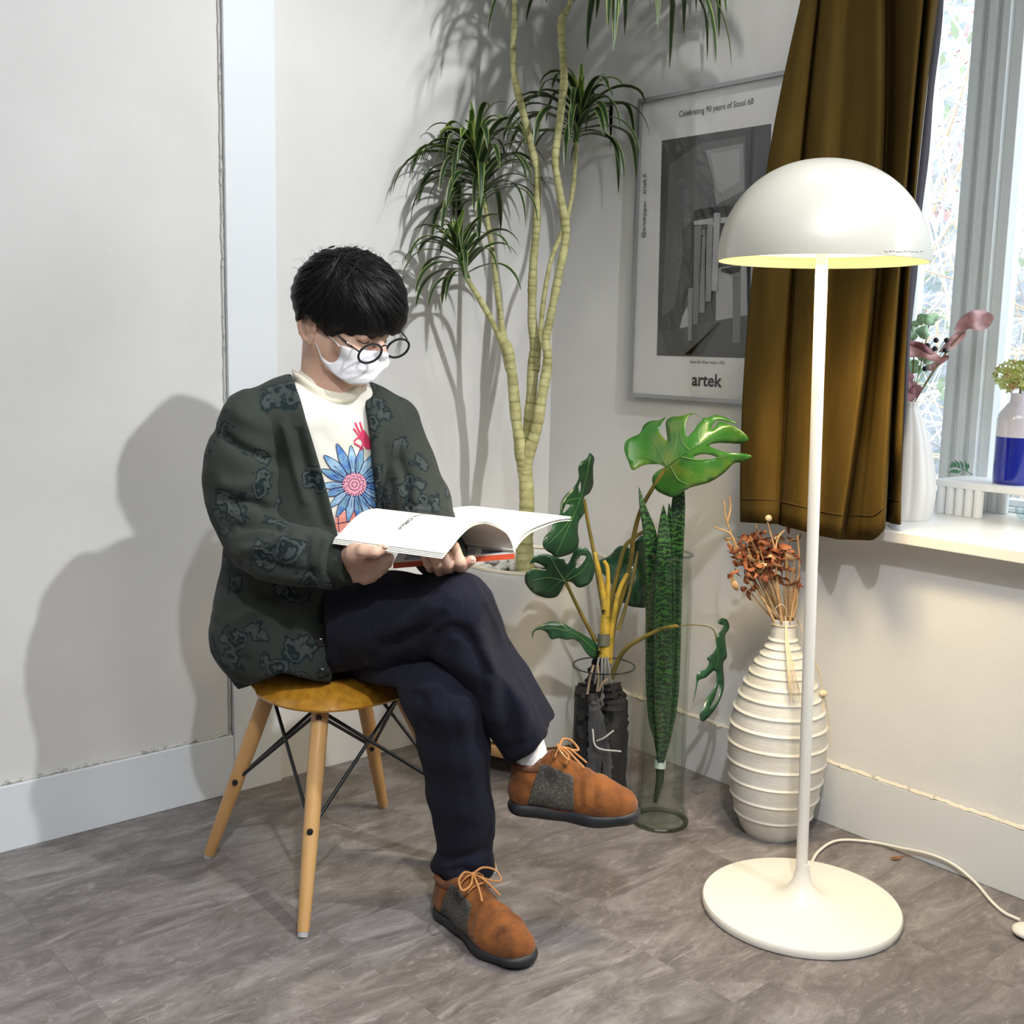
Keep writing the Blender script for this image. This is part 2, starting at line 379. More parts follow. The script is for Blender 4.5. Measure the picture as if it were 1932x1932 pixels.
# left wall: recessed panel + trim board + plain bay
slab('wall_left', (-3.2, WY, 0), (WX+.2, WY+.1, 2.8), PLASTER)
xa, xb = ony(421.4, 0, WY-.014)[0], ony(517.5, 0, WY-.014)[0]
xa2, xb2 = ony(439.8, 1387, WY-.014)[0], ony(531, 1468, WY-.014)[0]
slab('trim_1', ((xa+xa2)/2, WY-.016, .0), ((xb+xb2)/2, WY+.001, 2.8), WHITE, bev=.002)
zb = .158
slab('baseboard_left', (-3.2, WY-.0145, 0), ((xa+xa2)/2-.001, WY+.001, zb), WHITE, bev=.002)
# rough caulk line of the recess
b = MB(); r = np.random.RandomState(3)
xs = np.arange(-1.6, (xa+xa2)/2-.006, .012); b.tube(np.stack([xs, np.full(len(xs), WY-.004), zb+.004+r.randn(len(xs))*.0012], 1), .0035+abs(r.randn(len(xs)))*.0012, 6)
zs = np.arange(zb, 2.75, .012); b.tube(np.stack([(xa+xa2)/2-.005+r.randn(len(zs))*.0007, np.full(len(zs), WY-.003), zs], 1), .0025+abs(r.randn(len(zs)))*.0008, 6)
o = b.build('trim_2', mat('caulk', (.66, .65, .61), .9, noise=(60, (.42, .41, .38), .55, .6))); o['kind'] = 'structure'
# right wall with window opening
y_o1, y_o0, z_o0, z_o1, XG = 1.75, -.75, .758, 2.32, 2.93
wr = MB(); wr.box((WX, y_o1, 0), (WX+.5, WY+.1, 2.8)); wr.box((WX, -3.2, 0), (WX+.5, y_o0, 2.8)); wr.box((WX, y_o0, 0), (WX+.5, y_o1, z_o0)); wr.box((WX, y_o0, z_o1), (WX+.5, y_o1, 2.8))
o = wr.build('wall_right', PLASTER, smooth=False); o['kind'] = 'structure'
slab('baseboard_right', (WX-.015, -3.2, 0), (WX+.001, WY, .158), mat('grey_white_paint', (.72, .735, .735), .5, bump=(30, .15, .002)), bev=.002)
b = MB(); ys = np.arange(.2, 2.64, .012); b.tube(np.stack([np.full(len(ys), WX-.010), ys, .160+r.randn(len(ys))*.001], 1), .0048+abs(r.randn(len(ys)))*.0016, 6)
o = b.build('trim_3', mat('old_caulk', (.78, .72, .6), .9, noise=(50, (.5, .47, .4), .58, .63))); o['kind'] = 'structure'
slab('wall_back', (-3.2, -3.2, 0), (WX+.5, -3.1, 2.8), PLASTER)
slab('wall_far_left', (-3.2, -3.1, 0), (-3.1, WY, 2.8), PLASTER)
slab('ceiling', (-3.2, -3.2, 2.8), (WX+.5, WY+.1, 2.9), PLASTER)
# sill
slab('trim_4', (2.35, y_o0-.05, .758), (XG+.02, 1.78, .784), mat('sill_paint', (.84, .82, .78), .35, coat=.3), bev=.002, label='thick cream painted window sill')
# window: frame, sashes, panes
win = thing('window_1', 'white painted window with two panes beside the curtain', 'window', (XG, .6, .784)); win['kind'] = 'structure'
FRM = mat('window_paint', (.87, .90, .89), .35)
def bars(name, lst, m=FRM, bev_=.003):
    b = MB()
    for lo, hi in lst: b.box(lo, hi)
    o = b.build(name, m, win, smooth=False); bevel(o, bev_, 2) if bev_ else 0; return o
yl = onx(1846, 0, XG)[1]; yr = onx(1905, 500, XG)[1]                      # mullion span, about 13 cm
bars('window_frame', [((XG-.01, y_o1-.012, .784), (XG+.05, y_o1, z_o1)), ((XG-.05, y_o0, z_o1-.05), (XG+.05, y_o1, z_o1)), ((XG-.03, y_o0, .784), (XG+.05, y_o1, .797))])
wm = yl-yr
for k, (a, c, dx) in enumerate(((0, .14, .0), (.14, .27, -.022), (.27, .42, -.008), (.42, .56, -.03), (.56, .66, -.012), (.66, .80, -.026), (.80, 1.0, -.006))):
    bars('mullion', [((XG-.02+dx, yl-wm*c, .79), (XG+.045, yl-wm*a, z_o1-.04))], bev_=.002)
for a, c in ((y_o1-.012, yl), (yr, y_o0)):
    bars('sash', [((XG-.01, min(a, c), .797), (XG+.03, max(a, c), .815)), ((XG-.01, min(a, c), z_o1-.09), (XG+.03, max(a, c), z_o1-.05))])
    b = MB(); b.box((XG+.008, min(a, c), .812), (XG+.012, max(a, c), z_o1-.08)); b.build('glass_pane', glass('window_glass', (.97, .99, 1)), win, smooth=False)
# ------------------------------------------------------------------ outside
hb = MB(); n = 26; V = []; Fc = []
for i in range(n):
    for j in range(n):
        u, v = i/(n-1), j/(n-1); x = 4.6+u*5; y = -4+v*13
        V.append((x, y, -.5+u*5.2+.25*math.sin(x*2.1+y)+.2*math.sin(y*1.7)))
for i in range(n-1):
    for j in range(n-1): Fc.append((i*n+j, (i+1)*n+j, (i+1)*n+j+1, i*n+j+1))
hb.add(V, Fc); o = hb.build('hillside', mat('hill_litter', (.17, .20, .20), .9, noise=(5, (.34, .35, .40), .42, .6), bump=(20, 1, .05)))
o['kind'] = 'structure'
slab('ground', (2.98, -6, -.6), (10, 10, -.5), MATS['hill_litter'])
TW = [mat('pale_twig', (.84, .81, .76), .7), mat('tan_twig', (.66, .52, .38), .7), mat('grey_twig', (.50, .48, .50), .8)]
LF = [mat('outdoor_leaf', (.42, .52, .36), .5), mat('outdoor_red_leaf', (.62, .40, .40), .6)]
def shrub(x, y, z0, hgt, seed, label, nb=170, leaf=60, lm=0, spread=.8):
    t = thing('bare_shrub', label, 'shrub', (x, y, z0), 'leafless shrubs on the bank outside'); R = random.Random(seed)
    for ti, tm_ in enumerate(TW):
        b = MB()
        for i in range(nb//(1+ti)):
            p = np.array([x+R.uniform(-.25, .25), y+R.uniform(-spread*.5, spread*.5), z0+R.uniform(0, hgt*.8)]); d = np.array([R.uniform(-.5, .4), R.uniform(-1, 1)*spread, R.uniform(-.1, 1.3)]); pts = [p]
            cv = np.array([R.uniform(-.3, .3), R.uniform(-.4, .4), R.uniform(-.5, .1)])
            L = R.uniform(.5, 1.5)
            for k in range(6): p = p+d*L/6; d = d+cv*.3; pts.append(p)
            r0 = R.choice([.003, .004, .006, .010]); b.tube(pts, np.linspace(r0, r0*.4, 7), 5, cap=False)
        o = b.build('branch', tm_, t); o['kind'] = 'stuff'
    b = MB()
    for i in range(leaf*4):
        c = np.array([x+R.uniform(-.3, .3), y+R.uniform(-spread, spread), z0+R.uniform(.1, hgt)]); a = np.array([R.gauss(0, 1) for _ in range(3)]); a /= np.linalg.norm(a); q = np.cross(a, [R.random(), R.random(), 1]); q /= np.linalg.norm(q)
        s = R.uniform(.018, .04); w = np.cross(a, q)*.004; b.add([c-a*s, c+q*s*.5+w, c+a*s, c-q*s*.5+w], [(0, 1, 2, 3)])
    o = b.build('leaf', LF[lm], t); o['kind'] = 'stuff'
ys_ = [(1.25, 'in front of the clearest glass'), (1.9, 'seen just right of the curtain'), (2.6, 'behind the curtain edge'), (3.2, 'far left through the window'), (.6, 'behind the blue and white bottle'), (4.0, 'at the far end of the bank')]
for i, (yy, wh) in enumerate(ys_):
    shrub(4.2+.25*(i % 2), yy*1.55, -.2, 3.2, 40+i, 'tangled pale leafless shrub on the bank outside, '+wh, lm=0)
shrub(5.0, 3.5, 1.6, 1.6, 77, 'reddish leaved shrub high on the bank outside', nb=70, leaf=260, lm=1, spread=1.3)

# ================================================================== POSTER
PX = WX-.022
c1, c2 = onx(1200, 188, PX), onx(1187, 748, PX); ztop, zbot = c1[2], c2[2]; yL = (c1[1]+c2[1])/2; yR = yL-.62
ps = thing('poster', 'grey framed exhibition poster of stacked wooden stools on right wall', 'poster', (PX, (yL+yR)/2, zbot))
fb = MB(); fw = .0105
for lo, hi in (((PX, yR, ztop-fw), (WX-.001, yL, ztop)), ((PX, yR, zbot), (WX-.001, yL, zbot+fw)), ((PX, yL-fw, zbot+fw), (WX-.001, yL, ztop-fw)), ((PX, yR, zbot+fw), (WX-.001, yR+fw, ztop-fw))): fb.box(lo, hi)
fb.build('frame', mat('brushed_aluminium', (.36, .37, .38), .35, metal=.6), ps, smooth=False)
b = MB(); b.box((WX-.012, yR+.005, zbot+.005), (WX-.001, yL-.005, ztop-.005)); b.build('print_sheet', mat('poster_paper', (.78, .775, .76), .6), ps, smooth=False)
b = MB(); b.add([(PX+.003, yL-fw, zbot+fw), (PX+.003, yR+fw, zbot+fw), (PX+.003, yR+fw, ztop-fw), (PX+.003, yL-fw, ztop-fw)], [(0, 1, 2, 3)]); b.build('glass_pane', glass('picture_glass', (.99, .99, .99), 1.5, .0), ps, smooth=False)
XP = WX-.0125
def grey(v): return MATS.get('ink%d' % int(v*100)) or mat('ink%d' % int(v*100), (v, v, v*1.01), .7)
def ppoly(pts, lay, v, name='photo_area'):
    q = [onx(1160+x/2.928, 120+y/2.928, XP-.0004*lay) for x, y in pts]; b = MB(); b.add(q, [tuple(range(len(q)))]); return b.build(name, grey(v), ps, smooth=False)
ppoly([(260, 425), (864, 332), (835, 1630), (232, 1612)], 0, .085, 'photograph')
for pts, lay, v in (([(300, 560), (470, 440), (720, 400), (730, 720), (600, 790), (470, 800), (400, 900), (330, 1350), (260, 1400)], 1, .14),
    ([(500, 480), (710, 440), (715, 700), (560, 780), (540, 620)], 2, .30), ([(530, 500), (690, 470), (690, 650), (570, 720)], 3, .40),
    ([(720, 370), (760, 362), (745, 1630), (735, 1630)], 2, .055),
    ([(235, 1490), (400, 1450), (560, 1420), (838, 1370), (835, 1628), (232, 1610)], 2, .10), ([(560, 1130), (840, 1090), (838, 1372), (558, 1420)], 2, .42), ([(400, 1340), (410, 1450), (358, 1464), (372, 1400)], 3, .40),
    ([(370, 920), (430, 870), (440, 1350), (380, 1400)], 2, .075), ([(420, 1608), (540, 1440), (590, 1420), (480, 1610), (385, 1606)], 4, .06),
    ([(405, 1240), (432, 1238), (424, 1530), (403, 1530)], 4, .24), ([(650, 1140), (696, 1120), (692, 1540), (652, 1542)], 4, .20),
    ([(585, 1135), (650, 1120), (696, 1118), (690, 1150), (640, 1165), (590, 1150)], 5, .03),
    ([(440, 900), (480, 890), (458, 1440), (430, 1442)], 5, .20), ([(482, 960), (512, 930), (500, 1376), (464, 1376)], 6, .26), ([(512, 880), (548, 872), (531, 1312), (498, 1314)], 7, .31), ([(500, 900), (506, 900), (500, 1380), (496, 1380)], 8, .02), ([(540, 900), (545, 900), (536, 1312), (531, 1312)], 8, .02),
    ([(435, 870), (542, 852), (542, 886), (438, 892)], 8, .42), ([(438, 920), (520, 915), (520, 945), (438, 950)], 6, .2),
    ([(440, 812), (480, 800), (560, 790), (660, 785), (820, 792), (820, 822), (640, 824), (560, 828), (450, 845), (441, 838)], 9, .035),
    ([(548, 824), (582, 824), (566, 1256), (533, 1256)], 10, .44), ([(582, 850), (760, 842), (760, 876), (582, 882)], 9, .48), ([(600, 882), (640, 882), (640, 905), (605, 908)], 9, .03)):
    ppoly(pts, lay, v)
INK = mat('print_ink', (.02, .02, .022), .6)
def ptext(s, pa, pb, bold=False, up=False, hs=1.0, name='lettering'):
    V, Fc = text2d(s, 1, bold); w = V[:, 0].max()-V[:, 0].min(); V[:, 0] -= V[:, 0].min(); A, B = onx(*pa, XP-.0006), onx(*pb, XP-.0006)
    if up: k = (B[2]-A[2])/w; Q = np.stack([np.full(len(V), XP-.0006), A[1]+V[:, 1]*k*hs, A[2]+V[:, 0]*k], 1)
    else: k = (A[1]-B[1])/w; Q = np.stack([np.full(len(V), XP-.0006), A[1]-V[:, 0]*k, A[2]+V[:, 1]*k*hs], 1)
    b = MB(); b.add(Q, Fc); b.build(name, INK, ps, smooth=False)
ptext('Celebrating 90 years of Stool 60', (1281, 221), (1421, 200), hs=1.15)
ptext('Stool 60, Alvar Aalto, 1933', (1302, 685), (1367, 686), hs=1.1)
ptext('artek', (1305, 727), (1362, 727), bold=True, hs=1.0)
ptext('@artekjapan', (1217, 448), (1218.2, 380), up=True, hs=1.0); ptext('artek.fi', (1218.4, 366), (1219, 328), up=True, hs=1.0)

# ================================================================== CURTAIN
cols = [(1512,1422,1397,0,985),(1528,1452,1428,.022,987),(1542,1490,1466,.0,989),(1547,1499,1474,-.03,992),(1556,1512,1476,.012,992),(1578,1540,1508,.034,1000),(1600,1572,1545,.012,1010),(1625,1600,1565,.03,1014),
        (1650,1634,1582,.062,1017),(1664,1650,1592,.052,1018),(1674,1659,1603,-.035,1018),(1698,1674,1630,.0,1019),(1722,1688,1650,.045,1018),(1740,1697,1668,.05,1000),(1744,1702,1671,-.035,985),(1752,1711,1684,.02,988),(1760,1717,1698,.03,990),(1770,1716,1697,-.03,986)]
kx = cr(np.array(cols, float), 7); nv = 46; V = []
for c in kx:
    x0, x5, xh, of, yh = c; p5, ph = (x5-x0), (xh-x0)
    for j in range(nv):
        y = -330+(yh+330)*j/(nv-1); t = max(y, 0)/985
        px = x0+(y/500*(x5-x0) if y < 0 else 0)*.6+(t*(t*985-500)/(985*(985-500)/985)*ph*1.0 + t*985*(985-t*985)/(500*485)*p5 if y >= 0 else 0)
        amp = .55+.6*max(0, min(1, (y+330)/1300)); X_ = 2.325-of*amp-.02*(1-min(1, max(0, y/900)))+.06*(1 if c[2] > 1671 else 0)*(y > 850)*min(1, (y-850)/60 if y > 850 else 0); X_ = X_ if c[2] > 1671 else min(X_, 2.343); V.append(onx(px, y, X_))
V = np.array(V); NC = len(kx); Fc = [(i*nv+j, i*nv+j+1, (i+1)*nv+j+1, (i+1)*nv+j) for i in range(NC-1) for j in range(nv-1)]
ct = thing('curtain', 'mustard brown cotton curtain hanging in folds beside the window', 'curtain', (2.33, 1.65, .76))
b = MB(); b.add(V, Fc); CUR = mat('mustard_cotton', (.082, .050, .010), .9, spec=.1, noise=(9, (.125, .078, .018), .4, .7, (1, 1, .25)), bump=(260, .25, .001), sheen=.0)
o = b.build('cloth', CUR, ct, smooth=70); solid(o, .0025)
b = MB(); lin = [];
for y in np.linspace(-300, 985, 40): lin.append((onx(1768+(1716-1768)*min(1, max(0, y)/500)-(0 if y < 500 else (y-500)/485*18), y, 2.42), onx(1780+(1724-1780)*min(1, max(0, y)/560)-(0 if y < 560 else (y-560)/425*30)+1.5*math.sin(y/37), y, 2.47)))
b.add(np.array(lin).reshape(-1, 3), [(2*i, 2*i+1, 2*i+3, 2*i+2) for i in range(39)]); o = b.build('lining', mat('dark_lining', (.045, .035, .045), .9), ct, smooth=70); solid(o, .002)
# stitched hem line
hem = [V[i*nv+nv-1]+(V[i*nv+nv-2]-V[i*nv+nv-1])*1.55 for i in range(NC)]
hem = [h-np.array([.0026, 0, 0]) for h in hem]; b = MB(); b.tube(hem, .0011, 5); b.build('hem_stitching', mat('hem_thread', (.10, .055, .01), .9), ct)
b = MB(); b.tube([(2.30, -.6, 2.5), (2.30, 2.3, 2.5)], .012, 12); tag(b.build('curtain_rod', BLACKM), 'black curtain rod above the window', 'rod')

# ================================================================== FLOOR LAMP
LB = np.array([1.985, 1.342, 0.0]); lean = np.array([-_r[0], -_r[1], 0])*math.tan(math.radians(1.55))
LAC = mat('cream_lacquer', (.86, .83, .76), .28, coat=.25)
lamp = thing('floor_lamp', 'cream floor lamp with glowing dome shade and round disc base', 'lamp', LB)
rb = .2105
b = MB(); pr_ = [(0, .0), (rb-.006, 0), (rb-.001, .002), (rb, .006), (rb, .014), (rb-.003, .0185), (rb-.008, .0195), (.12, .022), (.07, .026), (.045, .034), (.031, .048), (.0195, .066), (.015, .09), (.0130, .105), (0, .105)]
b.lathe(pr_, LB, 96); b.build('base', LAC, lamp)
zt = zat(495, LB)+.0; pts = [LB+np.array([0, 0, z])+lean*z for z in (.1, .5, 1.0, zt-.02, zt+.06)]
b = MB(); b.tube(pts, [.0122]*5, 20); b.build('pole', LAC, lamp)
SC = LB+np.array([0, 0, zt])+lean*zt; Rs = 195*proj(SC)[2]/F; Hs = zat(292, LB)-zt
Hs *= .955
so = MB(); pf = []
for i in range(33):
    t = i/32*math.pi/2; pf.append((Rs*math.cos(t)**.94, Hs*math.sin(t)))
inn = [(max(0, r-.003), z-.003 if i else z) for i, (r, z) in enumerate(pf)]
def dome(prof, name, m):
    b = MB(); N = 96; a = np.arange(N)*2*math.pi/N; V = []
    for r, z in prof[:-1]: V.append(np.stack([SC[0]+r*np.cos(a)+lean[0]*z, SC[1]+r*np.sin(a)+lean[1]*z, np.full(N, SC[2]+z)], 1))
    V.append(np.array([[SC[0], SC[1], SC[2]+prof[-1][1]]])+lean*prof[-1][1]); k = len(prof)-1
    fc = [(i*N+j, i*N+(j+1) % N, (i+1)*N+(j+1) % N, (i+1)*N+j) for i in range(k-1) for j in range(N)]+[((k-1)*N+j, (k-1)*N+(j+1) % N, k*N) for j in range(N)]
    b.add(np.concatenate(V), fc); return b, N
b, N = dome(pf, '', None); b2, _ = dome(inn, '', None); k = b.n
b.add(np.concatenate(b2.v), [f[::-1] for f in b2.f]); b.f += [(j, (j+1) % N, k+(j+1) % N, k+j) for j in range(N)]; b.m += [0]*N
sh = b.build('lamp_shade', mat('shade_lacquer', (.54, .525, .46), .32, coat=.3), lamp, smooth=60)
b = MB(); b.lathe([(0, -.012), (Rs*.93, -.012), (Rs*.93, -.008), (0, -.008)], SC+np.array([0, 0, .035]), 64)
b.build('diffuser', mat('diffuser_glow', (.95, .9, .75), .5, emit=((1, .74, .28), 4.6)), lamp)
b = MB(); b.ball(SC+np.array([0, 0, .10]), .035, 12); b.build('bulb', mat('bulb_glow', (1, .9, .7), .3, emit=((1, .78, .45), 14)), lamp)
sb_ = BVHTree.FromPolygons([tuple(v.co+Vector(WL[sh.name])) for v in sh.data.vertices], [tuple(p.vertices) for p in sh.data.polygons])
b = MB(); Rq = random.Random(4); x = 1668
while x < 1738:
    w_ = Rq.uniform(2, 7); q = drop(sb_, [(x, 474+Rq.uniform(-1, 2)), (x+w_, 474+Rq.uniform(-1, 2.5))], .0003, 2.3); b.tube(q, .0005, 4); x += w_+Rq.uniform(1, 3)
o = b.build('scuff_mark', mat('scuff_grey', (.12, .12, .12), .8), lamp); o['kind'] = 'stuff'
c = bpy.data.lights.new('lamp_light', 'SPOT'); c.energy = 40; c.color = (1, .78, .45); c.shadow_soft_size = .10; c.spot_size = math.radians(150); c.spot_blend = .8
o = bpy.data.objects.new('lamp_light', c); COL.objects.link(o); o.location = (SC+np.array([0, 0, .005])).tolist()
cd = [onz(1528, 1634, .006), onz(1545, 1606, .006), onz(1580, 1586, .006), onz(1640, 1588, .006), onz(1700, 1600, .006), onz(1755, 1612, .006), onz(1800, 1632, .006), onz(1840, 1665, .006), onz(1870, 1700, .006), onz(1895, 1722, .006), onz(1925, 1736, .008)]
cd = [onz(1528, 1634, .006), onz(1545, 1606, .006), onz(1580, 1586, .006), onz(1640, 1588, .006)]+[onx(x, y, 2.402) for x, y in ((1700, 1600), (1755, 1612), (1800, 1632))]+[onx(1840, 1665, 2.39), onz(1870, 1700, .007), onz(1895, 1722, .006), onz(1925, 1736, .008)]
b = MB(); b.tube(cr(cd, 8), .0036, 10); tag(b.build('power_cord', mat('white_plastic', (.82, .79, .72), .35)), 'cream power cord curving across the floor from lamp base to foot switch', 'cord')
swc = onz(1940, 1757, .012); b = MB(); b.ball(swc, (.032, .032, .013), 14); sw = b.build('foot_switch', MATS['white_plastic']); tag(sw, 'cream oval foot switch at the end of the lamp cord', 'switch')
# dry leaf on the floor
lp = onz(1690, 1620, .004); b = MB(); q, f, uv = sheet([(-1, 0), (-.5, .32), (.3, .38), (1, 0), (.3, -.3), (-.5, -.3)], lambda v: np.stack([lp[0]+.016*v[:, 0]*.8+.016*v[:, 1]*.5, lp[1]-.016*v[:, 0]*.4+.016*v[:, 1], lp[2]+.004*abs(v[:, 1])+.003*v[:, 0]**2], 1), .25)
b.add(q, f); b.tube([lp+np.array([.012, -.006, .001]), lp+np.array([.028, -.008, .004]), lp+np.array([.04, -.014, .002])], .0006, 5)
o = b.build('fallen_leaf', mat('dry_leaf', (.33, .13, .03), .7, noise=(80, (.2, .08, .02), .4, .6))); tag(o, 'small curled brown dry leaf lying on floor near baseboard', 'leaf'); solid(o, .0006)

# ================================================================== STOOL CHAIR
CC = np.array([1.331, 2.117]); FT = [(1.089, 1.903), (1.097, 2.345), (1.573, 2.335), (1.568, 1.885)]
st = thing('shell_chair', 'low mustard fibreglass shell chair with wooden dowel legs under the reader', 'chair', (CC[0], CC[1], 0))
b = MB(); NR, NA = 16, 72; V = []; ax_, ay_ = .176, .176
SCX, SCY = CC[0]-.02, CC[1]+.03
def seatz(u, v):
    rr = (abs(u)**2.5+abs(v)**2.5)**(1/2.5)
    return .478-.016*math.cos(min(1, rr)*math.pi/2)*1.0-.052*max(0, rr-.62)**2/.1444*(1.0 if v < .2 else .8)
for s_, t_ in ((0, 0), (1, -.005)):
    for i in range(NR+1):
        for j in range(NA):
            a = 2*math.pi*j/NA; ca, sa = math.cos(a), math.sin(a); k = (abs(ca)**2.5+abs(sa)**2.5)**(-1/2.5); r_ = i/NR
            u, v = ca*k*r_, sa*k*r_; V.append((SCX+ax_*u*(1-.012*s_), SCY+ay_*v*(1-.012*s_), seatz(u, v)+t_))
M_ = (NR+1)*NA; Fc = []
for i in range(NR):
    for j in range(NA):
        k = (j+1) % NA; Fc.append((i*NA+j, (i+1)*NA+j, (i+1)*NA+k, i*NA+k)); Fc.append((M_+i*NA+j, M_+i*NA+k, M_+(i+1)*NA+k, M_+(i+1)*NA+j))
for j in range(NA): k = (j+1) % NA; Fc.append((NR*NA+j, M_+NR*NA+j, M_+NR*NA+k, NR*NA+k))
b.add(V, Fc); b.build('seat', mat('mustard_fibreglass', (.56, .27, .028), .22, noise=(55, (.42, .19, .018), .42, .62), coat=.35, bump=(90, .08, .0008)), st, smooth=60, merge=True)
WOOD = mat('pale_beech', (.62, .36, .14), .38, noise=(9, (.50, .27, .095), .4, .65, (1, 1, .12)), coat=.2)
TIP = mat('grey_foot_cap', (.45, .45, .46), .5)
tops = [(1.226, 2.058, .428), (1.205, 2.228, .438), (1.425, 2.228, .438), (1.420, 2.06, .428)]
def lerp(a, b, t): return np.array(a, float)*(1-t)+np.array(b, float)*t
for (fx, fy), tp in zip(FT, tops):
    a = np.array([fx, fy, .008]); t = np.array(tp); b = MB(); b.tube([lerp(a, t, k) for k in (0, .02, .35, .7, 1)], [.0125, .0130, .0165, .0185, .0185], 20); lg = b.build('leg', WOOD, st)
    b = MB(); b.tube([lerp(a, t, -.022), lerp(a, t, .0)], [.0105, .0118], 18); b.build('foot_cap', TIP, lg)
    for k in (.43, .93):
        c = lerp(a, t, k); n_ = np.array([-.62, -.78, .05]); b = MB(); b.tube([c+n_*.0145*1.1, c+n_*.0215], [.007, .0062], 14); b.build('bolt', BLACKM, lg)
for i in range(4):
    for j in ((i+1) % 4, (i-1) % 4):
        a = lerp((*FT[i], .008), tops[i], .43); c = lerp((*FT[j], .008), tops[j], .95); d = (c-a); d /= np.linalg.norm(d); b = MB(); sgn = .004 if j == (i+1) % 4 else -.004
        b.tube([a+d*.012, c], .0042, 10); b.build('strut', BLACKM, st)
b = MB()
for i in range(4): b.tube([tops[i], (tops[(i+2) % 4])], .006, 8)
b.build('seat_mount', BLACKM, st)
# ================================================================== PLANTER + DRACAENA
PC = np.array([2.11, 2.365, 0.0]); CER = mat('white_glazed_planter', (.80, .79, .75), .22, coat=.4, bump=(2.5, .25, .02))
zr = .587
pot = thing('planter', 'tall white glazed round planter with wooden rim base in corner', 'planter', PC)
b = MB(); b.lathe([(0, .09), (.165, .09), (.178, .10), (.20, .35), (.212, .57), (.214, zr-.006), (.212, zr), (.206, zr+.001), (.203, zr-.006), (.200, .50), (.19, .44), (0, .44)], PC, 72); b.build('body', CER, pot)
b = MB(); b.lathe([(.2005, zr-.001), (.2145, zr-.001), (.2150, zr+.003), (.2135, zr+.006), (.2020, zr+.006), (.2005, zr+.003)], PC, 72, closed=True); b.build('rim', mat('cream_rim', (.80, .73, .57), .4), pot)
b = MB(); b.lathe([(0, .062), (.185, .062), (.187, .066), (.187, .086), (.184, .09), (0, .09)], PC, 48); b.build('caddy_board', mat('caddy_pine', (.50, .30, .14), .5, noise=(12, (.40, .22, .09), .4, .6, (1, .15, 1))), pot)
for a in (45, 135, 225, 315):
    cx, cy = PC[0]+.14*math.cos(math.radians(a)), PC[1]+.14*math.sin(math.radians(a)); b = MB(); b.tube([(cx-.012, cy, .027), (cx+.012, cy, .027)], [.027, .027], 20); b.tube([(cx, cy, .03), (cx, cy, .063)], .012, 10); b.build('caster', BLACKM, pot)
b = MB(); b.lathe([(0, .44), (.1985, .44), (.1985, .538), (0, .545)], PC, 40); o = b.build('soil', mat('potting_soil', (.10, .075, .05), .95, bump=(40, 1, .01)), pot)
peb = MB(); peb.ball((0, 0, 0), (.022, .016, .011), 8); PM = [mat('white_pebble', (.78, .75, .70), .5), mat('grey_pebble', (.52, .49, .46), .55)]
pbs = []
R = random.Random(5)
for k in range(64):
    for _ in range(60):
        rr = .178*math.sqrt(R.random()); a = R.uniform(0, 6.28)
        if k < 26: a = math.radians(R.uniform(195, 275)); rr = R.uniform(.10, .176)
        x, y = PC[0]+rr*math.cos(a), PC[1]+rr*math.sin(a); lay = .552 if all(math.hypot(x-q[0], y-q[1]) > .030 for q in pbs) else None
        if lay and math.hypot(x-PC[0]+.01, y-PC[1]-.0) > .045: break
    else: continue
    pbs.append((x, y)); s = R.uniform(.8, 1.15); r_ = np.array([.0195, .0155, .0115])*s; q = Quaternion((0, 0, 1), R.uniform(0, 6.28)).to_matrix(); b = MB(); b.ball((x, y, .548+r_[2]), r_, 8, R=q)
    w_ = R.random() < .75; o = b.build('pebble', PM[0 if w_ else 1])
    tag(o, 'smooth white pebble on the soil of the tall white planter' if w_ else 'smooth grey pebble on the soil of the tall white planter', 'pebble', 'white pebbles in the planter' if w_ else 'grey pebbles in the planter')
BARK = mat('yellow_bark', (.55, .53, .25), .65, noise=(26, (.38, .36, .15), .42, .62), bump=(70, .6, .003, (1, 1, 2.2)))
_N, _L = BARK.node_tree.nodes, BARK.node_tree.links; _b = _N['Principled BSDF']; _src = _b.inputs['Base Color'].links[0].from_socket
_a = _N.new('ShaderNodeAttribute'); _a.attribute_name = 'u'; _m = _N.new('ShaderNodeMix'); _m.data_type = 'RGBA'; _k = _N.new('ShaderNodeMath'); _k.operation = 'MULTIPLY'; _k.inputs[1].default_value = .6
_L.new(_a.outputs['Fac'], _k.inputs[0]); _L.new(_k.outputs[0], _m.inputs[0]); _L.new(_src, _m.inputs[6]); _m.inputs[7].default_value = (.20, .18, .06, 1); _L.new(_m.outputs[2], _b.inputs['Base Color'])
tree = thing('dracaena_tree', 'tall artificial dracaena with yellow trunks and striped leaf tufts in white planter', 'plant', (PC[0], PC[1], .54))
D0 = 3.16
def limb(pts, rad, dd, name='trunk', ring=.018, cap=True):
    """pts pixels, rad pixels, dd depth offsets"""
    k = cr([(x, y, r, d) for (x, y), r, d in zip(pts, rad, dd)], 14); Q = np.array([P(x, y, D0+d) for x, y, r, d in k])
    seg = np.r_[0, np.cumsum(np.linalg.norm(np.diff(Q, axis=0), axis=1))]; n = max(8, int(seg[-1]/.0045)); t = np.linspace(0, seg[-1], n)
    Q = np.stack([np.interp(t, seg, Q[:, i]) for i in range(3)], 1); rr = np.interp(t, seg, k[:, 2])*D0/F
    ph = np.cumsum(.0045/(ring*(1+.4*np.sin(t*9)))); rr = rr*(1+.05*np.sin(t*37)+.035*np.sin(t*71+1)-.09*np.exp(-((ph % 1-.5)/.10)**2)+.06*np.exp(-((ph % 1-.68)/.12)**2))
    ra_ = np.exp(-((ph % 1-.5)/.09)**2); b = MB(); b.tube(Q, rr, 18, cap=cap, a=ra_); return b.build(name, BARK, tree, smooth=70)
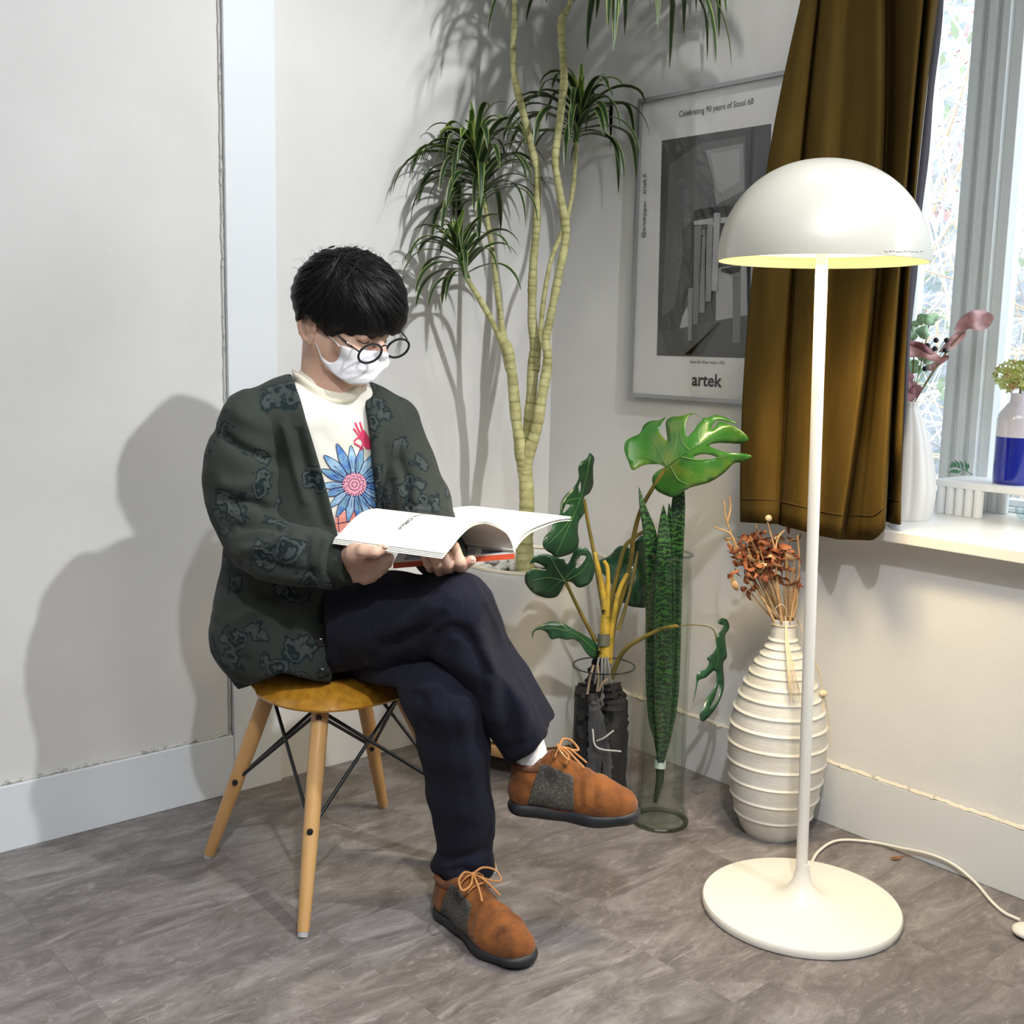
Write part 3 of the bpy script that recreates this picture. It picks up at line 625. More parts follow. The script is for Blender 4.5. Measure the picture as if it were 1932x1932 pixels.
limb([(994, 1105), (990, 1040), (994, 960), (992, 900), (988, 860), (984, 838)], [18, 17, 14.5, 14, 16, 15], [-.0]*6)
limb([(988, 905), (985, 860), (975, 800), (970, 750), (966, 706), (958, 660), (948, 640)], [9, 12.5, 10.5, 10.5, 10, 10.5, 7], [0, 0, -.01, -.01, -.02, -.03, -.03], 'branch')
limb([(962, 700), (948, 650), (925, 600), (905, 565), (880, 524)], [8, 6, 5.5, 5.5, 4.5], [-.02, -.03, -.05, -.06, -.07], 'branch')
limb([(958, 680), (950, 640), (941, 570), (930, 480), (922, 430), (914, 372), (908, 350)], [8, 6.5, 5.5, 5, 5, 4.5, 4], [-.02, -.02, -.02, -.01, 0, 0, 0], 'branch')
limb([(989, 905), (991, 855), (998, 800), (1003, 740), (1006, 690), (1010, 655), (1004, 600), (1006, 500), (1012, 430), (1014, 330), (1008, 300), (990, 225), (972, 150), (968, 100), (971, 30), (972, -30), (978, -110)], [9, 11, 11, 10, 12, 10, 9, 8, 7.5, 7, 7, 7, 6.5, 5.5, 5, 5, 4], [.01, .01, .01, .01, .01, 0, 0, 0, -.02, -.03, -.03, -.05, -.06, -.07, -.08, -.09, -.1], 'branch')
limb([(990, 905), (996, 860), (1012, 810), (1022, 750), (1031, 700), (1033, 670), (1030, 640), (1038, 600), (1052, 530), (1066, 460), (1066, 420), (1054, 350), (1048, 300), (1056, 230), (1064, 150), (1060, 80), (1060, 38), (1072, 15), (1088, -40)], [9, 12, 11, 9.5, 10.5, 8, 8, 8, 7.5, 8, 8, 7, 7, 7, 7, 6.5, 7, 4.5, 4], [0, -.01, -.03, -.04, -.04, -.05, -.05, -.06, -.07, -.08, -.09, -.1, -.1, -.11, -.12, -.13, -.14, -.15, -.16], 'branch')
limb([(1010, 700), (1016, 660), (1022, 600), (1028, 550), (1040, 490), (1060, 440), (1072, 405), (1082, 350), (1086, 290), (1087, 262)], [8, 6, 5, 4.5, 4.5, 4.5, 4.5, 4.5, 4, 4], [0, .02, .04, .04, .05, .05, .05, .05, .05, .05], 'branch', .03)
LEAFM = edgemat('striped_leaf', (.018, .048, .014), (.30, .36, .10), .38, .60, .95)
YLEAF = edgemat('young_leaf', (.07, .16, .025), (.42, .50, .12), .4, .4, .9)
def ribbon_leaf(base, d0, L, w, droop, m, twist=0, par=tree, name='leaf', nseg=12):
    p = np.array(base, float); d = np.array(d0, float); d /= np.linalg.norm(d); side = np.cross(d, [0, 0, 1]); side /= np.linalg.norm(side)+1e-9; V = []; a = []
    for i in range(nseg+1):
        t = i/nseg; ww = w*min(1, .45+t*3.2)*(1-t**3.5)**.8+.0004; up = np.cross(side, d); s2 = side*math.cos(twist*t)+up*math.sin(twist*t); nn = np.cross(s2, d)
        for q in (-1, -.5, 0, .5, 1): V.append(p+s2*ww*q+nn*ww*.35*(abs(q))); a.append(abs(q))
        p = p+d*L/nseg; d = d+np.array([0, 0, -1])*droop*(.12+1.55*t)/nseg; d /= np.linalg.norm(d)
    V = np.array(V); V[:, 1] = np.minimum(V[:, 1], WY-.012); V[:, 0] = np.minimum(V[:, 0], WX-.028)
    Fc = [(i*5+j, i*5+j+1, i*5+j+6, i*5+j+5) for i in range(nseg) for j in range(4)]
    b = MB(); b.add(V, Fc, a); return b.build(name, m, par, smooth=75)
def crown(p0, p1, n, L, w, seed, droop=3.4, ring=None):
    """axis from pixel p0 (base) to p1 (tip)"""
    R = random.Random(seed); A, B = P(*p0), P(*p1); ax = B-A; ln = np.linalg.norm(ax); ax /= ln
    b = MB(); b.tube([A-ax*.01, A+ax*ln*.5, B], [.0085, .0075, .004], 8); b.build('leaf_core', YLEAF, tree)
    e1 = np.cross(ax, [.3, .9, .1]); e1 /= np.linalg.norm(e1); e2 = np.cross(ax, e1)
    for i in range(n):
        t = (i/(n-1))**.85; az = i*2.39996+R.uniform(-.3, .3); rad = e1*math.cos(az)+e2*math.sin(az)
        el = .2+1.0*t+R.uniform(-.2, .2); d = rad*math.cos(min(el, 1.35))+ax*math.sin(min(el, 1.35))
        young = t > .84; l = L*R.uniform(.82, 1.12)*(1-.62*max(0, t-.6)/.4)
        ribbon_leaf(A+ax*ln*t*.96+rad*.006, d, l, w*R.uniform(.85, 1.15)*(1 if not young else .9), (droop*R.uniform(.75, 1.25))*(1-.5*max(0, t-.8)/.2), YLEAF if young else LEAFM, R.uniform(-.7, .7))
crown((914, 380, D0), (886, 262, D0-.05), 64, .262, .0098, 1, 4.4)
crown((880, 520, D0-.07), (856, 448, D0-.10), 34, .195, .0085, 2, 3.4)
crown((1087, 262, D0+.05), (1098, 190, D0+.02), 44, .27, .0098, 3, 4.2)
crown((1165, -55, D0-.25), (1190, -150, D0-.3), 84, .42, .0115, 4, 4.6)
crown((1085, -40, D0-.16), (1095, -120, D0-.18), 26, .28, .0095, 6, 4.0)
crown((978, -110, D0-.1), (985, -230, D0-.12), 40, .27, .009, 5, 4.2)

# ================================================================== MONSTERA IN GLASS CYLINDER
GC = np.array([2.004, 1.98, 0.0]); rc = 59*proj(GC+[0, 0, .2])[2]/F; zc = zat(1256, GC)
VG = glass('clear_vase_glass', (.95, .965, .96), 1.28); EG = glass('glass_edge', (.30, .33, .34), 1.9)
cyl = thing('glass_cylinder_vase', 'clear glass cylinder vase holding charcoal driftwood and monstera', 'vase', GC)
def shell(prof, c, name, par, m, n=64):
    b = MB(); ang = np.arange(n)*2*math.pi/n; V = np.concatenate([np.stack([c[0]+r*np.cos(ang), c[1]+r*np.sin(ang), np.full(n, c[2]+z)], 1) for r, z in prof])
    b.add(V, [(i*n+j, i*n+(j+1) % n, (i+1)*n+(j+1) % n, (i+1)*n+j) for i in range(len(prof)-1) for j in range(n)]); return b.build(name, m, par, smooth=60)
shell([(rc*.5, .003), (rc, .003), (rc, zc)], GC, 'glass_wall', cyl, VG); pass
b = MB(); b.lathe([(rc-.0045, zc-.001), (rc, zc-.001), (rc, zc+.0015), (rc-.0045, zc+.0015)], GC, 64, closed=True); b.build('rim', EG, cyl)
b = MB(); b.lathe([(0, 0), (rc, 0), (rc, .004), (0, .004)], GC, 64); b.build('glass_base', VG, cyl)
CHAR = mat('charred_wood', (.008, .0075, .008), .8, noise=(9, (.028, .027, .028), .5, .7, (1, 1, .3)), bump=(22, 1, .012, (1, 1, .3)))
CH2 = mat('grey_driftwood', (.07, .07, .075), .6, noise=(14, (.02, .02, .022), .45, .65, (1, 1, .2)), bump=(30, .8, .006, (1, 1, .3)))
def wood(pts, rad, name, m, seed):
    R = np.random.RandomState(seed); k = cr(np.array([(*p, r) for p, r in zip(pts, rad)]), 8); b = MB(); n = 14; ang = np.arange(n)*2*math.pi/n; ns = 1+.28*R.rand(n)-.14
    b.tube(k[:, :3], k[:, 3], n); V = b.v[0]; c = np.repeat(k[:, :3], n, 0); V[:] = c+(V-c)*np.tile(ns, len(k))[:, None]*(1+.17*R.randn(len(V)))[:, None]
    dx = V[:, :2]-GC[:2]; rr = np.hypot(*dx.T); lim = rc-.008; s = np.where(rr > lim, lim/rr, 1)[:, None]; V[:, :2] = GC[:2]+dx*s
    V[:, 2] = np.maximum(V[:, 2], .016); return b.build(name, m, cyl, smooth=25)
def cp(px, y, off=0): return P(px, y, 2.89+off)
wood([cp(1098, 1500, .02), cp(1095, 1400, .02), cp(1098, 1320, .02), cp(1103, 1290, .02)], [.034, .034, .026, .016], 'driftwood', CHAR, 1)
wood([cp(1160, 1500, .01), cp(1158, 1400, 0), cp(1160, 1330, 0), cp(1155, 1290, 0)], [.034, .040, .034, .018], 'driftwood', CHAR, 2)
wood([cp(1120, 1500, .04), cp(1118, 1350, .05), cp(1122, 1280, .05), cp(1130, 1235, .03)], [.026, .024, .02, .01], 'driftwood', CHAR, 3)
wood([cp(1118, 1460, -.03), cp(1125, 1380, -.035), cp(1122, 1330, -.03), cp(1120, 1310, -.03)], [.018, .019, .014, .009], 'driftwood', CH2, 4)
wood([cp(1150, 1480, -.04), cp(1148, 1440, -.04), cp(1136, 1380, -.04), cp(1126, 1330, -.035)], [.012, .014, .012, .008], 'driftwood', CH2, 5)
for i, (a, c_, e, m_) in enumerate((((1120, 1255), (1113, 1280), (1108, 1310), 'root_brown'), ((1128, 1255), (1129, 1285), (1126, 1305), 'root_brown'), ((1148, 1280), (1136, 1290), (1130, 1304), 'root_brown'), ((1118, 1375), (1126, 1410), (1172, 1418), 'root_pale'), ((1126, 1398), (1140, 1392), (1158, 1378), 'root_pale'))):
    m = MATS.get(m_) or mat(m_, (.26, .20, .15) if 'brown' in m_ else (.36, .36, .34), .7)
    b = MB(); b.tube(cr([cp(*a, -.045), cp(*c_, -.055), cp(*e, -.055)], 6), .0032 if 'brown' in m_ else .0024, 7); b.build('root', m, cyl)
mon = thing('monstera_plant', 'artificial monstera with broad split leaves rising from the glass cylinder', 'plant', (GC[0], GC[1], .30))
MG = mat('monstera_green', (.013, .055, .026), .34, noise=(7, (.018, .085, .032), .4, .62), coat=.3)
MG2 = mat('monstera_bright', (.035, .16, .022), .32, noise=(11, (.16, .24, .03), .52, .72), coat=.3)
VEIN = mat('leaf_vein', (.10, .22, .07), .5); STK = mat('olive_stalk', (.16, .13, .025), .45, noise=(20, (.24, .18, .03), .45, .6), coat=.2); STY = mat('yellow_stalk', (.55, .38, .05), .4, noise=(22, (.26, .20, .03), .45, .65), coat=.2)
def mleaf(outline, dfn, veins, m=MG, holes=(), step=9):
    def place(uv): return np.array([P(x, y, dfn(x, y)) for x, y in uv])
    q, f, uv = sheet(outline, place, step, holes=holes); b = MB(); b.add(q, f); o = b.build('leaf', m, mon, smooth=75); solid(o, .0012)
    b = MB()
    for v in veins:
        k = cr([(x, y) for x, y in v], 5); b.tube([P(x, y, dfn(x, y)-.0016) for x, y in k], np.linspace(.0014, .0005, len(k)), 6)
    if veins: b.build('vein', VEIN, o)
    return o
def w_(x, y, a, bx, c): return c+.02*math.sin((x-a)/28)+.015*math.cos((y-bx)/22)
# big bright leaf
mleaf([(1255, 881), (1243, 876), (1216, 877), (1194, 887), (1186, 872), (1178, 850), (1180, 834), (1190, 826), (1207, 818), (1215, 802), (1228, 794), (1243, 793), (1256, 787), (1247, 800), (1244, 812), (1250, 824), (1259, 831), (1257, 810), (1257, 795), (1266, 787), (1285, 785), (1298, 781), (1306, 779), (1318, 783), (1326, 791), (1317, 800), (1311, 810), (1302, 820), (1302, 820), (1298, 824), (1294, 819), (1293, 804), (1300, 786), (1311, 781), (1330, 789), (1350, 783), (1368, 787), (1392, 800), (1376, 797), (1356, 793), (1345, 800), (1342, 810), (1350, 804), (1356, 796), (1376, 800), (1398, 812), (1412, 828), (1400, 837), (1372, 836), (1352, 836), (1338, 841), (1368, 853), (1405, 856), (1418, 862), (1400, 872), (1385, 874), (1365, 893), (1338, 910), (1305, 919), (1285, 930), (1270, 938), (1255, 934), (1240, 926), (1232, 914), (1231, 900), (1240, 889)],
      lambda x, y: 2.72+.05*abs((x-1258)*.55+(y-880)*.83)/90+.02*math.sin((x-1180)/26)-.0004*(x-1258), [[(1256, 881), (1300, 850), (1370, 812)], [(1258, 879), (1245, 855), (1225, 822)], [(1262, 876), (1275, 840), (1276, 805)], [(1285, 862), (1320, 868), (1372, 862)], [(1265, 880), (1280, 905), (1300, 915)], [(1254, 880), (1225, 866), (1200, 862)], [(1320, 840), (1318, 815), (1330, 795)], [(1300, 850), (1286, 830), (1282, 800)]], MG2,
      holes=[[(1308, 862), (1322, 857), (1340, 858), (1352, 864), (1335, 866), (1315, 865)]])
# upright side-on leaf
mleaf([(1113, 854), (1121, 864), (1119, 880), (1119, 900), (1119, 915), (1112, 930), (1102, 938), (1104, 950), (1104, 965), (1092, 985), (1090, 1005), (1092, 1020), (1088, 1036), (1074, 1046), (1046, 1053), (1042, 1046), (1030, 1038), (1024, 1028), (1028, 1012), (1040, 1000), (1046, 980), (1056, 970), (1058, 950), (1066, 935), (1082, 920), (1092, 902), (1091, 884), (1096, 872), (1106, 866)],
      lambda x, y: 2.86+.0012*(x-1070)+.02*math.sin(y/24), [[(1114, 860), (1106, 900), (1094, 945), (1070, 1000), (1050, 1045)], [(1094, 940), (1072, 945), (1062, 965)], [(1080, 975), (1060, 1000), (1036, 1025)]], MG, holes=[[(1062, 962), (1068, 952), (1076, 953), (1070, 962), (1062, 968)], [(1091, 918), (1095, 908), (1096, 920), (1093, 930)]])
# lower left round leaf
mleaf([(1067, 1098), (1060, 1112), (1050, 1126), (1030, 1128), (1008, 1120), (996, 1108), (990, 1095), (993, 1080), (1006, 1072), (1025, 1074), (1032, 1074), (1022, 1066), (1008, 1061), (1000, 1064), (1006, 1052), (1018, 1046), (1034, 1046), (1056, 1054), (1064, 1055), (1067, 1062), (1072, 1063), (1080, 1046), (1084, 1036), (1100, 1032), (1112, 1040), (1118, 1055), (1122, 1075), (1116, 1096), (1104, 1106), (1090, 1108), (1078, 1098)],
      lambda x, y: 2.80+.02*math.sin((x-990)/22)+.0005*(y-1080), [[(1067, 1098), (1052, 1075), (1038, 1050)], [(1064, 1096), (1035, 1090), (1005, 1095)], [(1070, 1095), (1095, 1080), (1112, 1060)], [(1066, 1092), (1085, 1070), (1096, 1045)], [(1060, 1095), (1045, 1108), (1030, 1118)]], MG, holes=[[(1086, 1072), (1088, 1058), (1096, 1048), (1106, 1050), (1100, 1062), (1092, 1070)]])
# leaf behind the tall vase
mleaf([(1128, 1058), (1150, 1048), (1165, 1032), (1180, 1030), (1192, 1036), (1200, 1020), (1212, 1010), (1224, 1018), (1222, 1060), (1224, 1100), (1220, 1142), (1204, 1146), (1180, 1140), (1162, 1120), (1150, 1095), (1135, 1080)],
      lambda x, y: 2.97+.02*math.sin((x-1100)/20)+.01*math.sin(y/15), [[(1150, 1065), (1180, 1090), (1212, 1130)], [(1185, 1050), (1200, 1070), (1215, 1100)]], MG)
# low arching leaf on the left
mleaf([(1004, 1205), (1005, 1190), (1018, 1180), (1040, 1172), (1062, 1176), (1080, 1186), (1098, 1196), (1112, 1204), (1126, 1216), (1131, 1232), (1122, 1242), (1108, 1234), (1094, 1214), (1082, 1206), (1068, 1207), (1055, 1204), (1040, 1206), (1032, 1194), (1020, 1188), (1008, 1192)],
      lambda x, y: 2.78+.0007*(x-1004)+.012*math.sin((x-1000)/16), [[(1124, 1228), (1090, 1200), (1050, 1186), (1015, 1186)]], MG)
# hanging leaf on the right
mleaf([(1362, 1166), (1372, 1170), (1376, 1184), (1368, 1200), (1370, 1222), (1371, 1240), (1364, 1252), (1366, 1290), (1362, 1312), (1350, 1336), (1336, 1354), (1325, 1361), (1320, 1350), (1330, 1322), (1346, 1300), (1352, 1280), (1348, 1265), (1332, 1278), (1318, 1284), (1314, 1300), (1308, 1326), (1313, 1290), (1316, 1270), (1332, 1262), (1338, 1250), (1334, 1242), (1345, 1232), (1352, 1220), (1352, 1200), (1358, 1192), (1364, 1180), (1358, 1178), (1354, 1172)],
      lambda x, y: 2.86+.012*math.sin(y/22)+.0008*(x-1340), [[(1350, 1205), (1355, 1240), (1350, 1262)]], MG, holes=[[(1338, 1338), (1350, 1312), (1356, 1290), (1358, 1305), (1350, 1326)]])
for pts, r, m in (([(1256, 884, 2.73), (1235, 915, 2.76), (1210, 960, 2.82), (1196, 1010, 2.86), (1190, 1060, 2.88), (1178, 1110, 2.89), (1160, 1170, 2.9), (1152, 1230, 2.9)], 5, STK), ([(1102, 942, 2.87), (1110, 990, 2.88), (1120, 1040, 2.88), (1128, 1090, 2.88), (1138, 1150, 2.88), (1142, 1200, 2.88)], 4.2, STK),
    ([(1067, 1098, 2.81), (1085, 1135, 2.83), (1105, 1175, 2.86), (1124, 1210, 2.88)], 4, STK), ([(1221, 1000, 2.85), (1200, 1012, 2.86), (1180, 1030, 2.87), (1168, 1070, 2.88), (1156, 1120, 2.89), (1148, 1190, 2.89)], 4.5, STK), ([(1203, 1040, 2.92), (1196, 1080, 2.91), (1182, 1140, 2.9), (1166, 1190, 2.89)], 3.5, STK),
    ([(1278, 1181, 2.76), (1250, 1186, 2.78), (1210, 1205, 2.81), (1180, 1225, 2.84), (1162, 1255, 2.87), (1155, 1280, 2.89)], 4.5, STK), ([(1280, 1181, 2.77), (1300, 1179, 2.79), (1330, 1181, 2.82), (1346, 1188, 2.85), (1352, 1205, 2.86)], 1.2, STK), ([(1130, 1225, 2.86), (1138, 1240, 2.88), (1140, 1250, 2.88)], 3, STK),
    ([(1122, 1042, 2.87), (1128, 1070, 2.865), (1136, 1110, 2.87), (1142, 1150, 2.87)], 6, STY), ([(1139, 1058, 2.87), (1146, 1072, 2.87), (1147, 1110, 2.87), (1145, 1165, 2.87)], 5, STY), ([(1184, 1082, 2.87), (1170, 1110, 2.87), (1160, 1150, 2.87), (1152, 1200, 2.88), (1150, 1250, 2.89)], 5.5, STY), ([(1154, 1120, 2.89), (1148, 1160, 2.89), (1144, 1180, 2.88)], 4, STY),
    ([(1142, 1160, 2.875), (1141, 1200, 2.875), (1141, 1240, 2.88)], 11, STY)):
    k = cr(pts, 6); b = MB(); n = len(k); tp = np.linspace(.75, 1.1, n); b.tube([P(*q) for q in k], r*2.86/F*tp, 10); b.build('stalk', m, mon)
b = MB(); b.tube([P(1139, 1196, 2.872), P(1139, 1218, 2.872)], 11.6*2.86/F, 14); b.build('stem_node', mat('node_grey', (.12, .13, .10), .5), mon)
b = MB()
for x, e in ((1130, 1122), (1136, 1134), (1142, 1141), (1146, 1152)): b.tube(cr([P(x, 1240, 2.865), P((x+e)/2, 1262, 2.86), P(e, 1290, 2.87)], 5), .003, 7)
o = b.build('aerial_roots', mat('root_grey', (.22, .22, .24), .6), mon); o['kind'] = 'stuff'

# ================================================================== TALL GLASS VASE + SNAKE PLANT
TC = np.array([2.081, 1.838, 0.0]); tv = thing('tall_glass_vase', 'tall clear greenish glass vase with flared foot beside the ribbed vase', 'vase', TC)
def rz(px, z): return px*proj(TC+[0, 0, z])[2]/F
zt_ = zat(1046, TC); VG2 = glass('green_tint_glass', (.925, .945, .925), 1.45)
prf = [(rz(52, 0), .004), (rz(53, 0), .012), (rz(50, 0), .024), (rz(45, 0), .045), (rz(43, .1), .08), (rz(42.5, .3), .3), (rz(42.5, .6), .60), (rz(39, .65), zt_-.025), (rz(38, .7), zt_-.012), (rz(42, .7), zt_)]
shell([(.002, .003)]+prf, TC, 'glass_wall', tv, VG2); shell([(r-.006, max(z, .02)) for r, z in prf[2:]][::-1]+[(.002, .02)], TC, 'inner_glass', tv, VG2)
b = MB(); b.lathe([(rz(38, .7), zt_-.002), (rz(43, .7), zt_-.001), (rz(43.5, .7), zt_+.002), (rz(41, .7), zt_+.004), (rz(38, .7), zt_+.002)], TC, 56, closed=True); b.build('rim', glass('rim_glass', (.74, .80, .76), 1.7), tv)
b = MB(); b.lathe([(rz(44, 0), 0), (rz(52.5, 0), 0), (rz(53.5, 0), .006), (rz(52, 0), .009), (rz(44, 0), .006)], TC, 56, closed=True); b.build('foot_ring', glass('foot_glass', (.62, .66, .58), 1.7), tv)
snake = thing('snake_plant', 'bunch of dark banded snake plant leaves standing inside tall glass vase', 'plant', (TC[0], TC[1], .03))
def snake_mat():
    m = mat('banded_leaf', (.012, .045, .018), .4, coat=.3); N = m.node_tree.nodes; L = m.node_tree.links; b = N['Principled BSDF']; tc = N.new('ShaderNodeTexCoord')
    mp = N.new('ShaderNodeMapping'); mp.inputs['Scale'].default_value = (1, 1, 1); L.new(tc.outputs['Object'], mp.inputs[0]); w = N.new('ShaderNodeTexWave'); w.bands_direction = 'Z'; w.inputs['Scale'].default_value = 24; w.inputs['Distortion'].default_value = 10; w.inputs['Detail'].default_value = 3; w.inputs['Detail Scale'].default_value = 2.2; L.new(mp.outputs[0], w.inputs[0])
    r = N.new('ShaderNodeValToRGB'); L.new(w.outputs['Fac'], r.inputs[0]); e = r.color_ramp.elements; e[0].position = .45; e[0].color = (.006, .024, .011, 1); e[1].position = .9; e[1].color = (.035, .125, .024, 1); L.new(r.outputs[0], b.inputs['Base Color']); return m
SN = snake_mat()
def blade(pts, wid, face, bow=.25):
    """pts px,py,d ; wid px ; face angle"""
    k = cr([(*p, w) for p, w in zip(pts, wid)], 7); V = []; a = []
    for x, y, d, w in k:
        d = d-dT+proj(TC+[0, 0, zat(max(y, 880), TC)])[2]
        c = P(x, y, d); hw = w*d/F; s = _r*math.cos(face)+_f*math.sin(face)*.9; s[2] = 0; s /= np.linalg.norm(s); n_ = np.cross(s, [0, 0, 1])
        for q in (-1, -.6, 0, .6, 1): V.append(c+s*hw*q+n_*hw*bow*(abs(q)**1.5)); a.append(abs(q))
    n = len(k); b = MB(); b.add(V, [(i*5+j, i*5+j+1, i*5+j+6, i*5+j+5) for i in range(n-1) for j in range(4)], a); o = b.build('leaf', SN, snake, smooth=75); solid(o, .004); return o
dT = 2.80
blade([(1206, 920, dT+.01), (1214, 960, dT), (1226, 1010, dT), (1232, 1100, dT), (1232, 1250, dT), (1236, 1350, dT), (1244, 1400, dT), (1246, 1436, dT)], [.5, 7, 13, 14, 15, 14, 9, 5], .2)
blade([(1279, 880, dT+.03), (1281, 925, dT+.03), (1278, 980, dT+.02), (1274, 1040, dT+.02), (1270, 1150, dT+.02), (1266, 1300, dT+.01), (1256, 1390, dT), (1248, 1436, dT)], [1, 10, 14, 15, 16, 15, 10, 5], -.3)
blade([(1252, 953, dT-.01), (1252, 985, dT-.01), (1252, 1040, dT-.02), (1250, 1150, dT-.02), (1250, 1300, dT-.02), (1249, 1390, dT-.01), (1247, 1438, dT)], [.5, 8, 14, 17, 17, 12, 6], .05)
blade([(1262, 950, dT), (1264, 985, dT), (1262, 1040, dT-.0), (1262, 1150, dT), (1258, 1300, dT), (1250, 1410, dT)], [.5, 6, 11, 13, 12, 6], -.5)
blade([(1222, 1040, dT+.03), (1224, 1150, dT+.03), (1228, 1300, dT+.03), (1238, 1390, dT+.02), (1244, 1432, dT+.02)], [8, 12, 12, 9, 4], .9)
b = MB(); b.tube([P(1246, 1430, 2.888), P(1245, 1470, 2.893), P(1236, 1514, 2.90)], [.012, .010, .005], 12); b.build('stem', mat('dark_stem', (.02, .04, .02), .6), snake)
b = MB(); b.tube([P(1246, 1434, 2.886), P(1245, 1449, 2.886)], [.0145, .0145], 16); b.build('tape_band', mat('pale_tape', (.66, .76, .72), .4), snake)

# ================================================================== RIBBED VASE + DRIED FLOWERS
RC = np.array([2.262, 1.626, 0.0]); rv = thing('ribbed_vase', 'tall off-white ribbed ceramic floor vase behind the lamp pole', 'vase', RC)
def R_(px, y): z = zat(y, RC); return (px*.965*proj(RC+[0, 0, z])[2]/F, z)
keys = [(23.5, 1168), (24, 1190), (27, 1208), (38, 1230), (52, 1252), (66, 1280), (79, 1312), (88, 1345), (93, 1380), (94, 1415), (90, 1455), (83, 1495), (73, 1530), (62, 1556), (54, 1568)]
kk = [R_(a, y) for a, y in keys]; z0 = kk[-1][1]; kk = [(r, (z-z0)*kk[0][1]/(kk[0][1]-z0)) for r, z in kk]; kk = sorted(kk, key=lambda q: q[1])
kz = np.array([q[1] for q in kk]); kr = np.array([q[0] for q in kk]); H_ = kz[-1]
pp = cr(np.stack([kr, kz], 1), 10); zz = np.linspace(0, H_, 420); rr = np.interp(zz, pp[:, 1], pp[:, 0])
ribs = []; z = .055; st_ = .046
while z < H_-.035: ribs.append(z); z += max(.0185, st_); st_ = .046 if z < .22 else .046-.115*(z-.22)
for q in ribs: rr = rr+.0042*np.exp(-((zz-q)/.0030)**2)
b = MB(); prof = [(0, 0)]+list(zip(rr, zz))+[(rr[-1]-.001, H_+.002), (rr[-1]-.006, H_), (rr[-1]-.007, H_-.06), (0, H_-.10)]; b.lathe(prof, RC, 96)
b.build('body', mat('rustic_ceramic', (.66, .63, .56), .5, noise=(7, (.78, .77, .73), .38, .62, (1, 1, 1.5)), bump=(30, .5, .0025, (1, 1, 14)), coat=.15), rv, smooth=60)
vt = RC+np.array([0, 0, H_]); dry = thing('dried_flowers', 'bunch of rusty brown dried seed pods and stalks in ribbed vase', 'flowers', vt)
RUST = mat('rust_petal', (.20, .055, .018), .7, noise=(30, (.34, .12, .045), .42, .62)); STRAW = mat('straw_stalk', (.50, .33, .17), .7, noise=(30, (.38, .22, .10), .4, .6))
R = random.Random(11); dV = proj(vt)[2]; tips = []
for i in range(30):
    tx, ty = R.uniform(1398, 1508), R.uniform(1010, 1110); bx = 1474+(tx-1445)*.12+8+R.uniform(-8, 8)
    tips.append((tx, ty)); dd = R.uniform(-.07, .06); b = MB(); b.tube(cr([P(bx, 1180, dV), P(bx*.6+tx*.4, 1180*.55+ty*.45+8, dV+dd*.4), P(tx, ty, dV+dd)], 6), np.linspace(.003, .0014, 13), 6); b.build('stalk', STRAW, dry)
for pts in ([(1462, 1175), (1430, 1110), (1400, 1060), (1372, 985), (1366, 945)], [(1372, 985), (1378, 960), (1376, 936)], [(1400, 1060), (1380, 1010), (1347, 994)], [(1475, 1175), (1466, 1100), (1462, 1040), (1448, 985)], [(1462, 1040), (1468, 1015), (1480, 1000)], [(1490, 1175), (1500, 1120), (1508, 1070), (1505, 1010)], [(1400, 1060), (1385, 1035), (1372, 1020)], [(1496, 1165), (1503, 1140), (1504, 1122)]):
    b = MB(); b.tube(cr([P(x, y, dV-.03) for x, y in pts], 6), np.linspace(.0032, .0016, len(pts)*6-5), 7); b.build('stalk', STRAW, dry)
b = MB(); b.ball(P(1450, 978, dV-.03), .0085, 7); b.build('seed_head', mat('cream_seed', (.66, .55, .36), .8, bump=(300, 1, .003)), dry)
def petal(c, d, L, w, m, par, curl=2.5, n=7, name='petal'):
    p = np.array(c, float); d = np.array(d, float); d /= np.linalg.norm(d); s = np.cross(d, [R.uniform(-1, 1), R.uniform(-1, 1), R.uniform(-1, 1)]); s /= np.linalg.norm(s); V = []
    for i in range(n+1):
        t = i/n; ww = w*math.sin(math.pi*min(1, .08+t*.95))**.8+.0003; nn = np.cross(s, d)
        for q in (-1, 0, 1): V.append(p+s*ww*q+nn*ww*.5*abs(q))
        p = p+d*L/n; d = d+nn*curl/n*R.uniform(.6, 1.2); d /= np.linalg.norm(d)
    b = MB(); b.add(V, [(i*3+j, i*3+j+1, i*3+j+4, i*3+j+3) for i in range(n) for j in range(2)]); return b.build(name, m, par, smooth=80)
for i in range(190):
    if i < 165: x, y = min(1508, max(1384, 1440+R.gauss(0, 30))), min(1115, max(1000, 1050+R.gauss(0, 25)))
    else: x, y = R.choice(tips)
    petal(P(x, y, dV+R.uniform(-.07, .05)), [R.gauss(0, 1), R.gauss(0, 1), R.gauss(.1, .9)], R.uniform(.03, .065), R.uniform(.0035, .0085), RUST if R.random() < .85 else STRAW, dry, R.uniform(2, 6))
RAF = mat('raffia', (.70, .58, .38), .8); tie = thing('raffia_tie', 'pale raffia strands knotted round neck of ribbed vase', 'tie', vt-np.array([0, 0, .02]))
def Pv(x, y, d=None): return P(x, y, (d or 0)+proj(RC+[0, 0, zat(y, RC)])[2])
b = MB(); a = np.linspace(0, 2*math.pi, 30); b.tube([vt+np.array([.0285*math.cos(t), .0285*math.sin(t), -.012]) for t in a], .003, 6, cap=False); b.tube(cr([Pv(1472, 1165, -.03), Pv(1462, 1150, -.04), Pv(1476, 1140, -.045), Pv(1484, 1155, -.04), Pv(1480, 1165, -.035)], 6), .0009, 5); b.build('knot', RAF, tie)
b = MB()
